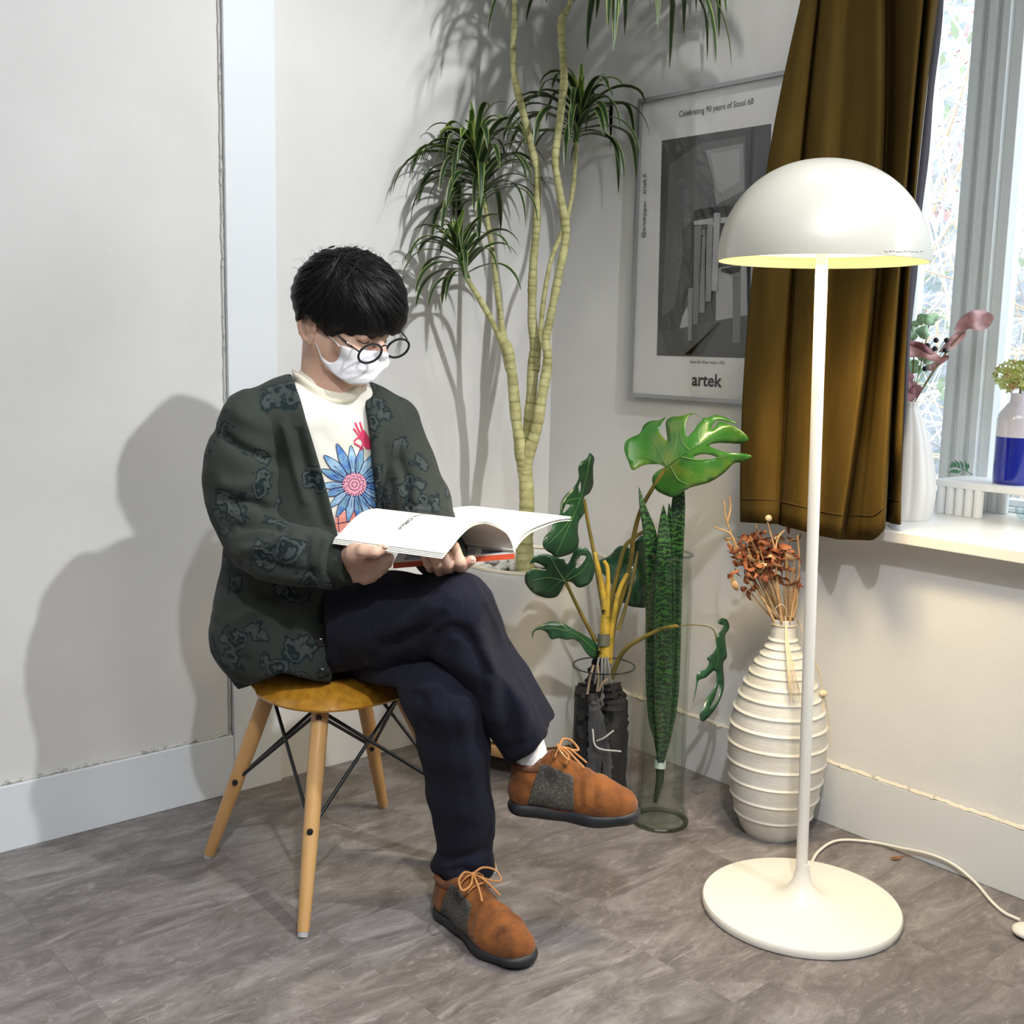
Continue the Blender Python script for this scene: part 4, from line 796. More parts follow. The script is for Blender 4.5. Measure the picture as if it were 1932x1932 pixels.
for i in range(16): q = R.uniform(-6, 8); b.tube(cr([Pv(1482, 1162, -.035), Pv(1484+q*.5, 1210, -.06), Pv(1490+q, 1260, -.10), Pv(1497+q*1.8, 1330+R.uniform(-30, 5), -.118)], 5), .0008, 4)
for i in range(9): q = R.uniform(-3, 3); b.tube(cr([Pv(1486, 1162, -.03), Pv(1508, 1175, -.03), Pv(1522, 1215, -.04), Pv(1546, 1270+q, -.035), Pv(1553, 1308, -.035)], 5), .0013, 4)
for i in range(14): q = R.uniform(-7, 6); b.tube(cr([Pv(1553, 1308, -.035), Pv(1552+q*.5, 1330, -.04), Pv(1550+q*1.3, 1370+R.uniform(-10, 6), -.045)], 4), .0008, 4)
b.tube(cr([Pv(1554, 1310, -.04), Pv(1563, 1350, -.03), Pv(1566, 1410, -.03)], 5), .0016, 5)
o = b.build('strand', RAF, tie); o['kind'] = 'stuff'; b = MB(); b.ball(Pv(1553, 1308, -.038), (.011, .011, .008), 8); b.build('knot', RAF, tie)

# ================================================================== THINGS ON THE SILL
VS = onz(1716, 984, .784)+np.array([.04, .045, 0]); VS[2] = .784
vz = proj(VS)[2]; bv = thing('pleated_vase', 'white pear-shaped pleated vase on the sill by the curtain', 'vase', VS)
cxp = 1712; n = 96; ang = np.arange(n)*2*math.pi/n; b = MB(); kp = cr([(46, 984), (50, 960), (52, 930), (48, 890), (38, 840), (25, 800), (14, 775), (13, 762)], 6); V = []
for r_, y in kp:
    z = zat(y-4, VS); r_m = r_*vz/F; rr_ = r_m*(1+.055*np.abs(np.cos(ang*6)))
    V.append(np.stack([VS[0]+rr_*np.cos(ang), VS[1]+rr_*np.sin(ang), np.full(n, max(z, .7845))], 1))
m_ = len(V); b.add(np.concatenate(V), [(i*n+j, i*n+(j+1) % n, (i+1)*n+(j+1) % n, (i+1)*n+j) for i in range(m_-1) for j in range(n)]+[tuple(range(n))]); o = b.build('body', mat('white_bisque', (.74, .715, .68), .4), bv, smooth=60); solid(o, .003, 1)
bq = thing('winter_bouquet', 'bouquet of burgundy leaves, eucalyptus and black berries in pleated vase', 'flowers', VS+np.array([0, 0, .25]))
BUR = mat('burgundy_leaf', (.20, .055, .065), .55, noise=(20, (.48, .24, .25), .4, .65)); PNK = mat('dusty_pink_leaf', (.52, .26, .26), .6, noise=(22, (.66, .42, .42), .42, .62)); EUC = mat('eucalyptus_leaf', (.38, .62, .34), .5, noise=(30, (.5, .68, .5), .45, .65)); BER = mat('black_berry', (.015, .012, .02), .25)
def bleaf(outl, m, dd=0, name='leaf'):
    q, f, uv = sheet(outl, lambda v: np.array([P(x, y, vz+dd+.01*math.sin(x/7)+.008*math.sin(y/6)) for x, y in v]), 7); b = MB(); b.add(q, f); o = b.build(name, m, bq, smooth=75); solid(o, .0008); return o
bleaf([(1800, 622), (1812, 600), (1832, 587), (1850, 585), (1862, 588), (1875, 596), (1872, 608), (1862, 620), (1845, 624), (1830, 620), (1815, 626)], PNK, -.02)
bleaf([(1770, 665), (1790, 640), (1808, 625), (1822, 622), (1820, 636), (1806, 650), (1788, 662)], PNK, 0)
bleaf([(1698, 650), (1712, 645), (1735, 645), (1755, 655), (1772, 672), (1786, 676), (1778, 684), (1757, 681), (1740, 674), (1718, 674), (1700, 668)], PNK, -.03)
bleaf([(1700, 640), (1720, 642), (1745, 650), (1762, 668), (1748, 664), (1725, 652), (1704, 650)], BUR, -.035)
bleaf([(1745, 690), (1760, 684), (1785, 670), (1790, 676), (1775, 688), (1756, 700)], BUR, 0)
for x, y in ((1704, 700), (1712, 712), (1700, 722), (1718, 728), (1706, 738), (1714, 750), (1722, 742), (1702, 752), (1728, 735)):
    bleaf([(x-12, y), (x-5, y-9), (x+8, y-8), (x+13, y), (x+5, y+9), (x-7, y+8)], BUR, R.uniform(-.04, .02))
for i in range(34):
    x, y = R.choice([(1718, 615), (1735, 600), (1755, 598), (1712, 630), (1740, 622), (1752, 602), (1710, 680), (1730, 690), (1748, 680), (1722, 722), (1708, 690)]); x += R.uniform(-12, 12); y += R.uniform(-10, 10); r_ = R.uniform(8, 12)
    bleaf([(x+r_*math.cos(a)*R.uniform(.75, 1), y+r_*.75*math.sin(a)) for a in np.arange(6)*1.047], EUC, R.uniform(-.03, .03))
for x, y in ((1750, 652), (1766, 642), (1786, 642), (1764, 658), (1783, 661), (1745, 696)):
    b = MB(); b.ball(P(x, y, vz-.03), .0066, 8); b.build('berry', BER, bq); b = MB(); b.tube(cr([P(x, y, vz-.028), P(x-12, y+12, vz-.01), P(1722, 735, vz)], 4), .0011, 5); b.build('stem', EUC, bq)
for x, y in ((1755, 600), (1720, 612), (1835, 605), (1805, 640)):
    b = MB(); b.tube(cr([P(x, y, vz-.005), P((x+1720)/2+4, (y+740)/2, vz), P(1715, 775, vz)], 5), .0015, 5); b.build('stem', STK, bq)
# riser shelf
ZR = .872; ra = onz(1785, 893, ZR); rx0, rx1 = 2.715, 2.875
ris = thing('display_riser', 'low white display bench on the window sill under the bottle', 'stand', (2.79, 1.2, .784))
WH2 = mat('bright_white', (.86, .87, .87), .4)
b = MB(); b.box((rx0, .95, ZR-.018), (rx1, 1.515, ZR)); o = b.build('top_board', WH2, ris, smooth=False); bevel(o, .003)
for yy in (1.50, 1.475, 1.45, 1.425, 1.40, 1.0, 1.03):
    for xx in ((rx0+.012, rx1-.016) if yy > 1.3 else (rx0+.012,)): b = MB(); b.tube([(xx, yy-.002, .7845), (xx, yy-.002, ZR-.017)], .0115, 14); b.build('post', WH2, ris)
BC = onz(1907, 905, ZR)+np.array([.03, .0, 0]); bz = proj(BC)[2]
BC[0] = 2.795; BC[1] = onx(1912, 890, 2.795)[1]; BC[2] = ZR; bz = proj(BC)[2]
bot = thing('two_tone_bottle', 'glazed bottle vase, cobalt blue below and white above', 'vase', BC); s_ = bz/F; cxp = proj(BC)[0]
zz_ = lambda y: (zat(y, BC)-ZR)
rB = (cxp-1874)*s_+.0
b = MB(); zc_ = zz_(824)+.0; b.lathe([(0, 0), (rB*.9, 0), (rB*.98, .004), (rB, .012), (rB, zc_)], BC, 56); b.build('blue_body', mat('cobalt_glaze', (.008, .02, .32), .12, coat=.8), bot)
b = MB(); zs_ = zz_(785); zn = zz_(762); ze = zz_(745); b.lathe([(rB, zc_), (rB, zs_-.01), (rB*.95, zs_+.004), (rB*.80, zs_+.014), (rB*.55, zn), (rB*.45, zn+.006), (rB*.45, ze), (rB*.50, ze+.004), (rB*.40, ze+.004), (rB*.38, zn), (0, zn)], BC, 56); b.build('white_shoulder', mat('lilac_white_glaze', (.74, .70, .76), .14, coat=.8), bot, label='')if False else b.build('white_shoulder', mat('lilac_white_glaze', (.74, .70, .76), .14, coat=.8), bot)
hyd = thing('hydrangea_head', 'lime green hydrangea flower head in two tone bottle', 'flowers', BC+np.array([0, 0, ze]))
HY = [mat('hydrangea_lime', (.50, .56, .12), .6, noise=(60, (.62, .66, .28), .4, .6)), mat('hydrangea_blush', (.62, .42, .18), .6)]
hc = P(1924, 712, bz)
for i in range(150):
    a, c_ = R.uniform(0, 6.28), R.uniform(-.75, 1); sr = math.sqrt(1-c_*c_); nrm = np.array([sr*math.cos(a), sr*math.sin(a), c_]); c = hc+nrm*np.array([.060, .060, .042])*R.uniform(.85, 1.08)
    t1 = np.cross(nrm, [R.gauss(0, 1), R.gauss(0, 1), R.gauss(0, 1)]); t1 /= np.linalg.norm(t1); t2 = np.cross(nrm, t1); r_ = R.uniform(.010, .014); V = [c-nrm*.003]; n = 12
    for k in range(n): q = r_*(.72+.28*math.cos(4*k*math.pi*2/n)); V.append(c+(t1*math.cos(k*6.283/n)+t2*math.sin(k*6.283/n))*q+nrm*.004*(k % 3 == 0))
    b = MB(); b.add(V, [(0, k+1, (k+1) % n+1) for k in range(n)]); b.build('floret', HY[0 if R.random() < .88 else 1], hyd, smooth=80)
b = MB(); b.tube([BC+np.array([0, 0, .1]), BC+np.array([0, 0, ze+.01]), hc], .003, 6); b.build('stem', STK, hyd)
# green sprig on riser
sp0 = onz(1835, 898, ZR+.003); sg = thing('leaf_sprig', 'small cut green leafy sprig lying on the white display bench', 'sprig', sp0); SPG = mat('sprig_green', (.06, .20, .09), .4, noise=(40, (.14, .12, .14), .55, .65))
bz2 = proj(sp0)[2]; b = MB(); b.tube(cr([P(1835, 896, bz2), P(1818, 886, bz2), P(1795, 878, bz2+.01)], 5), .0011, 5); b.build('stem', SPG, sg)
for a, e in (((1825, 890), (1820, 868)), ((1818, 886), (1810, 868)), ((1812, 884), (1801, 867)), ((1806, 882), (1794, 870)), ((1800, 880), (1790, 880)), ((1815, 888), (1798, 893)), ((1808, 886), (1788, 892)), ((1802, 882), (1792, 874)), ((1822, 889), (1828, 874))):
    A, B = P(*a, bz2), P(*e, bz2-.005); d = B-A; s = np.cross(d, CW); s /= np.linalg.norm(s); b = MB(); b.add([A, A+d*.5+s*.0045-CW*.002, B, A+d*.5-s*.0045-CW*.002], [(0, 1, 2, 3)]); o = b.build('leaf', SPG, sg, smooth=False); solid(o, .0008)
gb = onz(1948, 985, .784); b = MB(); gb[2] = .784; b.lathe([(0, 0), (.022, 0), (.034, .008), (.042, .022), (.043, .034), (.041, .034), (.039, .022), (.031, .010), (0, .005)], gb, 40); tag(b.build('glass_dish', glass('dish_glass', (.9, .95, .96), 1.6)), 'small clear glass dish at right end of the sill', 'dish')
# ================================================================== PERSON
per = thing('person', 'person in dark green patterned cardigan, white mask and round glasses, sitting cross-legged and reading', 'person', (1.33, 2.1, .45))
def pd(x, y, d): return P(x, y, d)
def px_sd(X, poly):
    q = proj(X); d = polydist(q[..., :2], poly, True)*q[..., 2]/F; return np.where(inpoly(q[..., :2], poly), d, -d), q[..., 2]
def carve(f, poly, dlim=None, keep=False, k=.004, dmin=None):
    """remove (or keep only) what lies inside a region seen from the front"""
    m = f.d < .02; idx = np.argwhere(m); X = f.lo+f.h*idx; s, dep = px_sd(X, poly); v = -s if keep else s
    if dlim is not None: v = np.minimum(v, dlim-dep)
    if dmin is not None: v = np.minimum(v, dep-dmin)
    f.d[m] = -smin(-f.d[m], -v.astype(np.float32), k)
def put(name, V, Q, m, par=per, smooth=75):
    b = MB(); b.add(V, Q); return b.build(name, m, par, smooth=smooth)
def bounds(pts, r):
    p = np.array(pts); return p.min(0)-r, p.max(0)+r
NAVY = mat('navy_wool', (.0070, .0074, .0150), .85, spec=.2, noise=(300, (.012, .013, .025), .4, .6), sheen=.02, bump=(500, .25, .0006))
# ---------------------------------------------------------------- trousers
def trousers(segs, h=.0052, k=.02):
    lo, hi = bounds([s[0] for s in segs]+[s[1] for s in segs], .14); f = Field(lo, hi, h)
    for a, b_, ra, rb_, *e in segs: f.cone(a, b_, ra, rb_, (e[0] if e else k), sq=(e[1] if len(e) > 1 else None))
    return f
hipR, hipL = pd(590, 1190, 2.50), pd(690, 1210, 2.62)
kR, kL = pd(868, 1154, 2.225), pd(842, 1312, 2.285)
fR = trousers([(pd(545, 1200, 2.58), pd(640, 1205, 2.62), .115, .115), (hipR, pd(740, 1168, 2.37), .098, .096), (pd(740, 1168, 2.37), kR, .096, .074), (kR, pd(905, 1215, 2.25), .074, .075), (pd(905, 1215, 2.25), pd(952, 1310, 2.30), .075, .073), (pd(952, 1310, 2.30), pd(1006, 1398, 2.345), .073, .074)], k=.022)
# pressed crease: outer panel is a flat plane meeting the front panel at the crease line
a_, b_, c_ = P(886, 1086, 2.18), P(1030, 1392, 2.285), P(1060, 1340, 2.40); n_ = np.cross(b_-a_, c_-a_); n_ /= np.linalg.norm(n_); n_ = n_ if n_@CR > 0 else -n_
f_ = fR
m = f_.d < .03; idx = np.argwhere(m); X = f_.lo+f_.h*idx; pr = proj(X); w = np.clip((pr[:, 1]-1065)/150, 0, 1); v = (X-a_)@n_+.012*w*np.clip((1330-pr[:, 1])/120, 0, 1)-(1-w*w*(3-2*w))*.045; f_.d[m] = -smin(-f_.d[m], -v.astype(np.float32), .006)
carve(fR, [(614, 1090), (650, 1050), (740, 1066), (800, 1064), (870, 1070), (905, 1085), (930, 1118), (960, 1196), (1010, 1270), (1058, 1344), (1040, 1362), (1032, 1388), (1008, 1418), (964, 1444), (945, 1432), (925, 1395), (905, 1350), (880, 1310), (840, 1292), (760, 1268), (700, 1285), (612, 1300)], keep=True, k=.012)
fR.cone(pd(1000, 1395, 2.36), pd(1030, 1450, 2.40), .058, .062, .004, neg=True)
V, Q = fR.mesh(); V = relax(V, Q, 2)
V = folds(V, Q, [([(812, 1216), (845, 1188), (890, 1210), (925, 1290)], 13, -0.0117), ([(770, 1240), (850, 1240), (905, 1290)], 16, 0.0078), ([(940, 1200), (955, 1300), (960, 1400)], 15, -0.0078), ([(905, 1180), (925, 1280), (935, 1380)], 14, 0.0065), ([(834, 1126), (780, 1170), (730, 1190)], 16, 0.0078), ([(850, 1150), (780, 1200), (700, 1225)], 13, -0.0078), ([(660, 1130), (740, 1120), (830, 1095)], 16, -0.0052), ([(700, 1255), (640, 1240), (620, 1200)], 14, -0.0078), ([(886, 1086), (930, 1165), (985, 1290), (1030, 1388)], 5, .0030), ([(985, 1300), (990, 1350), (985, 1410)], 12, 0.0065), ([(950, 1420), (975, 1405), (1010, 1390)], 7, -0.0026)])
V = wav(V, vnorm(V, Q), .0016, 26, 3)
trR = put('trousers', V, Q, NAVY)
fL = trousers([(hipL, kL, .10, .082), (kL, pd(856, 1400, 2.32), .082, .072), (pd(856, 1400, 2.32), pd(868, 1500, 2.36), .072, .066), (pd(868, 1500, 2.36), pd(880, 1590, 2.40), .066, .064), (pd(872, 1628, 2.41), pd(876, 1634, 2.41), .070, .070, .02), (pd(884, 1640, 2.41), pd(884, 1664, 2.40), .055, .047, .012)], k=.016)
carve(fL, [(560, 1160), (740, 1200), (800, 1240), (900, 1270), (935, 1400), (932, 1450), (929, 1490), (930, 1510), (944, 1552), (946, 1562), (930, 1586), (928, 1610), (937, 1640), (932, 1648), (920, 1660), (912, 1672), (880, 1676), (845, 1668), (828, 1652), (812, 1648), (804, 1634), (806, 1622), (820, 1606), (824, 1594), (808, 1550), (795, 1480), (786, 1430), (778, 1390), (756, 1330), (750, 1296), (700, 1290), (560, 1290)], keep=True, k=.012)
V, Q = fL.mesh(); V = relax(V, Q, 2)
V = folds(V, Q, [([(800, 1350), (830, 1440), (845, 1560)], 16, -.006), ([(930, 1500), (928, 1580), (924, 1650)], 5, .003), ([(870, 1330), (885, 1430), (905, 1540)], 14, .006), ([(815, 1612), (850, 1622), (900, 1612), (930, 1596)], 9, -.007), ([(840, 1648), (870, 1640), (900, 1650)], 8, -.006), ([(780, 1300), (800, 1330), (795, 1380)], 10, -.007), ([(850, 1290), (800, 1300), (770, 1290)], 12, .005)])
V = wav(V, vnorm(V, Q), .0018, 24, 5)
b = MB(); b.add(V, Q); o = b.build('trouser_leg', NAVY, per, smooth=75)

# ---------------------------------------------------------------- cardigan
def knit():
    m = mat('patterned_knit', (.04, .046, .04), .95, spec=.15, sheen=.06); N = m.node_tree.nodes; L = m.node_tree.links; b = N['Principled BSDF']; tc = N.new('ShaderNodeTexCoord')
    def noise(s, d=3): t = N.new('ShaderNodeTexNoise'); t.inputs['Scale'].default_value = s; t.inputs['Detail'].default_value = d; L.new(tc.outputs['Object'], t.inputs['Vector']); return t
    ns = noise(26, 4); ad = N.new('ShaderNodeVectorMath'); ad.operation = 'MULTIPLY_ADD'; ad.inputs[1].default_value = (.085, .085, .085); L.new(ns.outputs['Color'], ad.inputs[0]); L.new(tc.outputs['Object'], ad.inputs[2])
    v = N.new('ShaderNodeTexVoronoi'); v.inputs['Scale'].default_value = 13.5; v.inputs['Randomness'].default_value = 1; L.new(ad.outputs[0], v.inputs['Vector'])
    def ramp(src, stops):
        r = N.new('ShaderNodeValToRGB'); L.new(src, r.inputs[0]); e = r.color_ramp.elements; e[0].position = stops[0][0]; e[0].color = (stops[0][1],)*3+(1,); e[1].position = stops[-1][0]; e[1].color = (stops[-1][1],)*3+(1,)
        for p, c in stops[1:-1]: q = e.new(p); q.color = (c, c, c, 1)
        return r
    dark = ramp(v.outputs['Distance'], [(.0, 0), (.12, 0), (.15, 1), (.22, 1), (.25, 0), (.36, 0), (.38, .9), (.42, .9), (.45, 0), (1, 0)])
    lite = ramp(v.outputs['Distance'], [(.0, 1), (.10, 1), (.13, 0), (.25, 0), (.28, 1), (.34, 1), (.37, 0), (1, 0)])
    gate = noise(9, 1); gr = ramp(gate.outputs[0], [(.36, 0), (.42, 1)])
    c1 = N.new('ShaderNodeMath'); c1.operation = 'MULTIPLY'; L.new(dark.outputs[0], c1.inputs[0]); L.new(gr.outputs[0], c1.inputs[1])
    c2 = N.new('ShaderNodeMath'); c2.operation = 'MULTIPLY'; L.new(lite.outputs[0], c2.inputs[0]); L.new(gr.outputs[0], c2.inputs[1])
    m1 = N.new('ShaderNodeMix'); m1.data_type = 'RGBA'; m1.inputs[6].default_value = (.040, .047, .040, 1); m1.inputs[7].default_value = (.056, .066, .065, 1); L.new(c2.outputs[0], m1.inputs[0])
    m2 = N.new('ShaderNodeMix'); m2.data_type = 'RGBA'; m2.inputs[7].default_value = (.010, .021, .025, 1); L.new(m1.outputs[2], m2.inputs[6]); L.new(c1.outputs[0], m2.inputs[0]); L.new(m2.outputs[2], b.inputs['Base Color'])
    fz = noise(420, 2); s1 = N.new('ShaderNodeMath'); s1.operation = 'MULTIPLY_ADD'; s1.inputs[1].default_value = .5; L.new(fz.outputs[0], s1.inputs[0]); s2 = N.new('ShaderNodeMath'); s2.operation = 'SUBTRACT'; L.new(c2.outputs[0], s2.inputs[0]); L.new(c1.outputs[0], s2.inputs[1]); L.new(s2.outputs[0], s1.inputs[2])
    bp = N.new('ShaderNodeBump'); bp.inputs['Strength'].default_value = .6; bp.inputs['Distance'].default_value = .0022; L.new(s1.outputs[0], bp.inputs['Height']); L.new(bp.outputs[0], b.inputs['Normal']); return m
KNIT = knit(); RIB = mat('ribbed_knit', (.034, .041, .034), .95, spec=.1, sheen=.05, bump=(260, .5, .002))
torso = [(pd(572, 850, 2.455), pd(530, 1030, 2.49), .100, .112), (pd(530, 1030, 2.49), pd(500, 1190, 2.52), .112, .124), (pd(680, 850, 2.54), pd(620, 1130, 2.58), .105, .12), (pd(610, 850, 2.49), pd(560, 1150, 2.57), .12, .13),
         (pd(596, 742, 2.45), pd(480, 792, 2.36), .052, .066), (pd(640, 752, 2.50), pd(738, 800, 2.58), .052, .066), (pd(560, 790, 2.40), pd(690, 800, 2.52), .085, .085)]
lo, hi = bounds([s[0] for s in torso]+[s[1] for s in torso], .19); fC = Field(lo, hi, .0046)
for a, b_, ra, rb_ in torso: fC.cone(a, b_, ra, rb_, .03)
tee_d = fC.d.copy()
for c, r_ in (((420, 1180), .02), ((450, 1240), .03)): pass
fC.cone(pd(470, 1200, 2.60), pd(470, 1270, 2.62), .085, .07, .03); fC.cone(pd(555, 1140, 2.50), pd(568, 1235, 2.475), .108, .105, .03)
# carve the open front down to the T-shirt
OPEN = [(540, 672), (552, 712), (566, 752), (580, 800), (594, 846), (606, 885), (620, 935), (634, 990), (648, 1050), (651, 1108), (645, 1150), (638, 1200), (631, 1245), (625, 1300), (900, 1310), (900, 1005), (722, 1005), (713, 975), (707, 905), (701, 835), (692, 775), (681, 736), (676, 716), (640, 690), (600, 660)]
carve(fC, OPEN, dlim=2.62, k=.006)
carve(fC, [(380, 1190), (392, 1222), (408, 1248), (426, 1272), (449, 1302), (470, 1296), (500, 1282), (530, 1272), (560, 1276), (590, 1283), (626, 1290), (660, 1290), (660, 1500), (200, 1500), (200, 1190)], k=.006)
carve(fC, [(390, 700), (430, 745), (405, 800), (385, 850), (380, 900), (385, 960), (392, 1020), (390, 1100), (387, 1190), (388, 1220), (200, 1240), (200, 700)], k=.02)
def tube_field(pts, h, k=.014):
    lo, hi = bounds([p[0] for p in pts], max(p[1] for p in pts)+.03); f = Field(lo, hi, h)
    for (a, ra), (b_, rb_) in zip(pts[:-1], pts[1:]): f.cone(a, b_, ra, rb_, k)
    return f
V, Q = fC.mesh(); V = relax(V, Q, 2)
V = folds(V, Q, [([(559, 800), (575, 870), (600, 950), (618, 1010)], 11, -0.0105), ([(530, 790), (556, 880), (578, 960)], 9, 0.0075), ([(728, 830), (735, 900), (742, 980)], 12, -0.0075), ([(470, 1120), (540, 1130), (600, 1120)], 14, -0.0105), ([(430, 1180), (480, 1150), (540, 1140)], 12, 0.0075), ([(400, 1160), (440, 1230), (480, 1260)], 12, -0.0075), ([(540, 1160), (545, 1220), (540, 1270)], 12, -0.0075), ([(700, 760), (715, 830), (720, 900)], 8, 0.0045)])
V = wav(V, vnorm(V, Q), .0022, 22, 7); card = put('cardigan', V, Q, KNIT)
# sleeves
sR = tube_field([(pd(468, 800, 2.36), .074), (pd(452, 870, 2.37), .082), (pd(455, 950, 2.38), .080), (pd(474, 1016, 2.39), .076), (pd(520, 1044, 2.33), .066), (pd(580, 1052, 2.29), .062), (pd(628, 1062, 2.26), .054)], .0044, .012)
carve(sR, [(700, 1000), (662, 1006), (650, 1018), (600, 992), (560, 975), (545, 960), (530, 940), (534, 905), (540, 860), (548, 800), (520, 720), (470, 715), (432, 748), (405, 800), (386, 850), (381, 900), (384, 950), (398, 990), (420, 1030), (445, 1068), (480, 1094), (540, 1108), (600, 1114), (660, 1116), (700, 1116)], keep=True, k=.015)
ctR = pd(640, 1063, 2.252); dR_ = pd(690, 1066, 2.22)-pd(628, 1062, 2.26); dR_ /= np.linalg.norm(dR_)
sR.cut(lambda X: (X-ctR)@dR_+.004)
V, Q = sR.mesh(); V = relax(V, Q, 2)
V = folds(V, Q, [([(410, 812), (455, 846), (523, 872)], 9, -0.0144), ([(425, 950), (480, 950), (523, 968)], 9, -0.0144), ([(400, 900), (440, 918), (500, 905)], 14, 0.0096), ([(440, 1000), (490, 990), (540, 1000)], 8, -0.0112), ([(450, 1040), (500, 1032), (545, 1010)], 9, 0.0096), ([(580, 1000), (575, 1050), (590, 1105)], 9, -0.0080), ([(620, 1010), (612, 1060), (620, 1110)], 8, 0.0080), ([(430, 760), (460, 790), (500, 800)], 14, 0.0064), ([(500, 1060), (540, 1075), (600, 1085)], 9, -0.0080)])
V = wav(V, vnorm(V, Q), .0020, 26, 9); put('sleeve', V, Q, KNIT)
fcf = tube_field([(ctR-dR_*.014, .0475), (ctR+dR_*.004, .042), (ctR+dR_*.022, .0375)], .0032, .006); fcf.cut(lambda X: (X-ctR)@dR_-.026)
V, Q = fcf.mesh(); V = relax(V, Q, 1); N_ = vnorm(V, Q); e1 = np.cross(dR_, [0, 0, 1]); e1 /= np.linalg.norm(e1); e2 = np.cross(dR_, e1); an = np.arctan2((V-ctR)@e2, (V-ctR)@e1); V = V+N_*(.0011*np.sin(an*46))[:, None]; put('cuff', V, Q, RIB)
sL = tube_field([(pd(738, 806, 2.585), .066), (pd(764, 880, 2.55), .068), (pd(785, 950, 2.50), .072), (pd(808, 1010, 2.46), .066), (pd(830, 1040, 2.38), .055), (pd(842, 1056, 2.30), .043)], .0048, .014)
V, Q = sL.mesh(); V = relax(V, Q, 2); V = folds(V, Q, [([(745, 850), (765, 900), (775, 960)], 9, -0.0098), ([(790, 900), (780, 950), (800, 985)], 9, 0.0084), ([(760, 960), (800, 955), (835, 975)], 8, -0.0084), ([(735, 900), (740, 950), (745, 985)], 7, -0.0056)]); V = wav(V, vnorm(V, Q), .0022, 26, 12); put('sleeve', V, Q, KNIT)
# hem ribbing, button band and buttons
cb = bvh(*[card_ for card_ in (np.array([v.co for v in card.data.vertices])+WL[card.name], [tuple(p.vertices) for p in card.data.polygons])])
band = [(541, 684), (552, 722), (566, 765), (580, 812), (594, 858), (607, 900), (621, 948), (634, 1000)]
def strip(xy0, xy1, tree_, m, name, lift=.003, seg=6):
    A, B = cr([*map(tuple, xy0)], seg), cr([*map(tuple, xy1)], seg); V = []
    for p, q in zip(A, B):
        for t in np.linspace(0, 1, 5): V.append(tuple(p*(1-t)+q*t))
    W_ = drop(tree_, V, lift); n = len(A); 
    for _ in range(6):
        G = W_.reshape(n, 5, 3); G[1:-1] = (G[:-2]+2*G[1:-1]+G[2:])/4; W_ = G.reshape(-1, 3)
    b = MB(); b.add(W_, [(i*5+j, i*5+j+1, i*5+j+6, i*5+j+5) for i in range(n-1) for j in range(4)]); o = b.build(name, m, per, smooth=75); solid(o, .004, 0); return o
strip([(630, 1120), (624, 1180), (615, 1235), (608, 1270)], [(642, 1120), (636, 1180), (627, 1235), (620, 1274)], cb, RIB, 'button_band')
BTN = mat('black_button', (.01, .01, .012), .15, coat=.6)
for x, y in ((603, 1211), (606, 1268)):
    c = drop(cb, [(x, y)], .004)[0]; n_ = -CW; b = MB(); e1 = CR; b.tube([c, c+n_*.002, c+n_*.0035], [.0095, .0095, .0075], 20); b.tube([c+n_*.003, c+n_*.0045], [.0045, .003], 10); b.build('button', BTN, per)
# ---------------------------------------------------------------- T-shirt
fT = Field(fC.lo, fC.lo+(fC.n-1)*fC.h, fC.h); fT.d = (tee_d+.020).astype(np.float32)
fT.cone(pd(604, 735, 2.47), pd(660, 748, 2.46), .060, .050, .02)
carve(fT, [(500, 640), (548, 688), (575, 700), (600, 722), (630, 735), (665, 732), (685, 722), (720, 600), (600, 600)], k=.004)
carve(fT, [(450, 1120), (900, 1120), (900, 1500), (300, 1500), (300, 1120)], k=.004)
V, Q = fT.mesh(); V = relax(V, Q, 3); V = folds(V, Q, [([(590, 800), (640, 850), (700, 840)], 14, -.003), ([(600, 760), (640, 800), (690, 800)], 10, .002)])
TEE = mat('cream_jersey', (.82, .79, .68), .9, spec=.2, noise=(3, (.86, .85, .80), .4, .6), bump=(400, .15, .0005)); put('shirt', V, Q, TEE); tb = bvh(V, Q)
# knitted neckband
kk_ = cr([(553, 700), (563, 716), (586, 734), (612, 747), (640, 751), (662, 746), (678, 734)], 6); W_ = drop(tb, [tuple(p) for p in kk_], .003, 2.42)
for _ in range(8): W_[1:-1] = (W_[:-2]+2*W_[1:-1]+W_[2:])/4
f = Field(*bounds(W_, .03), .0028)
for i_, (a, b_) in enumerate(zip(W_[:-1], W_[1:])):
    r_ = .0030+.0052*min(1, i_/7, (len(W_)-i_)/5); zo = np.array([0, 0, r_*.6]); f.cone(a+zo, b_+zo, r_, r_, .002); f.cone(a-zo, b_-zo, r_, r_, .002)
V, Q = f.mesh(); V = relax(V, Q, 2); put('neckband', V, Q, mat('cream_rib', (.80, .76, .62), .9, bump=(300, .4, .001)))
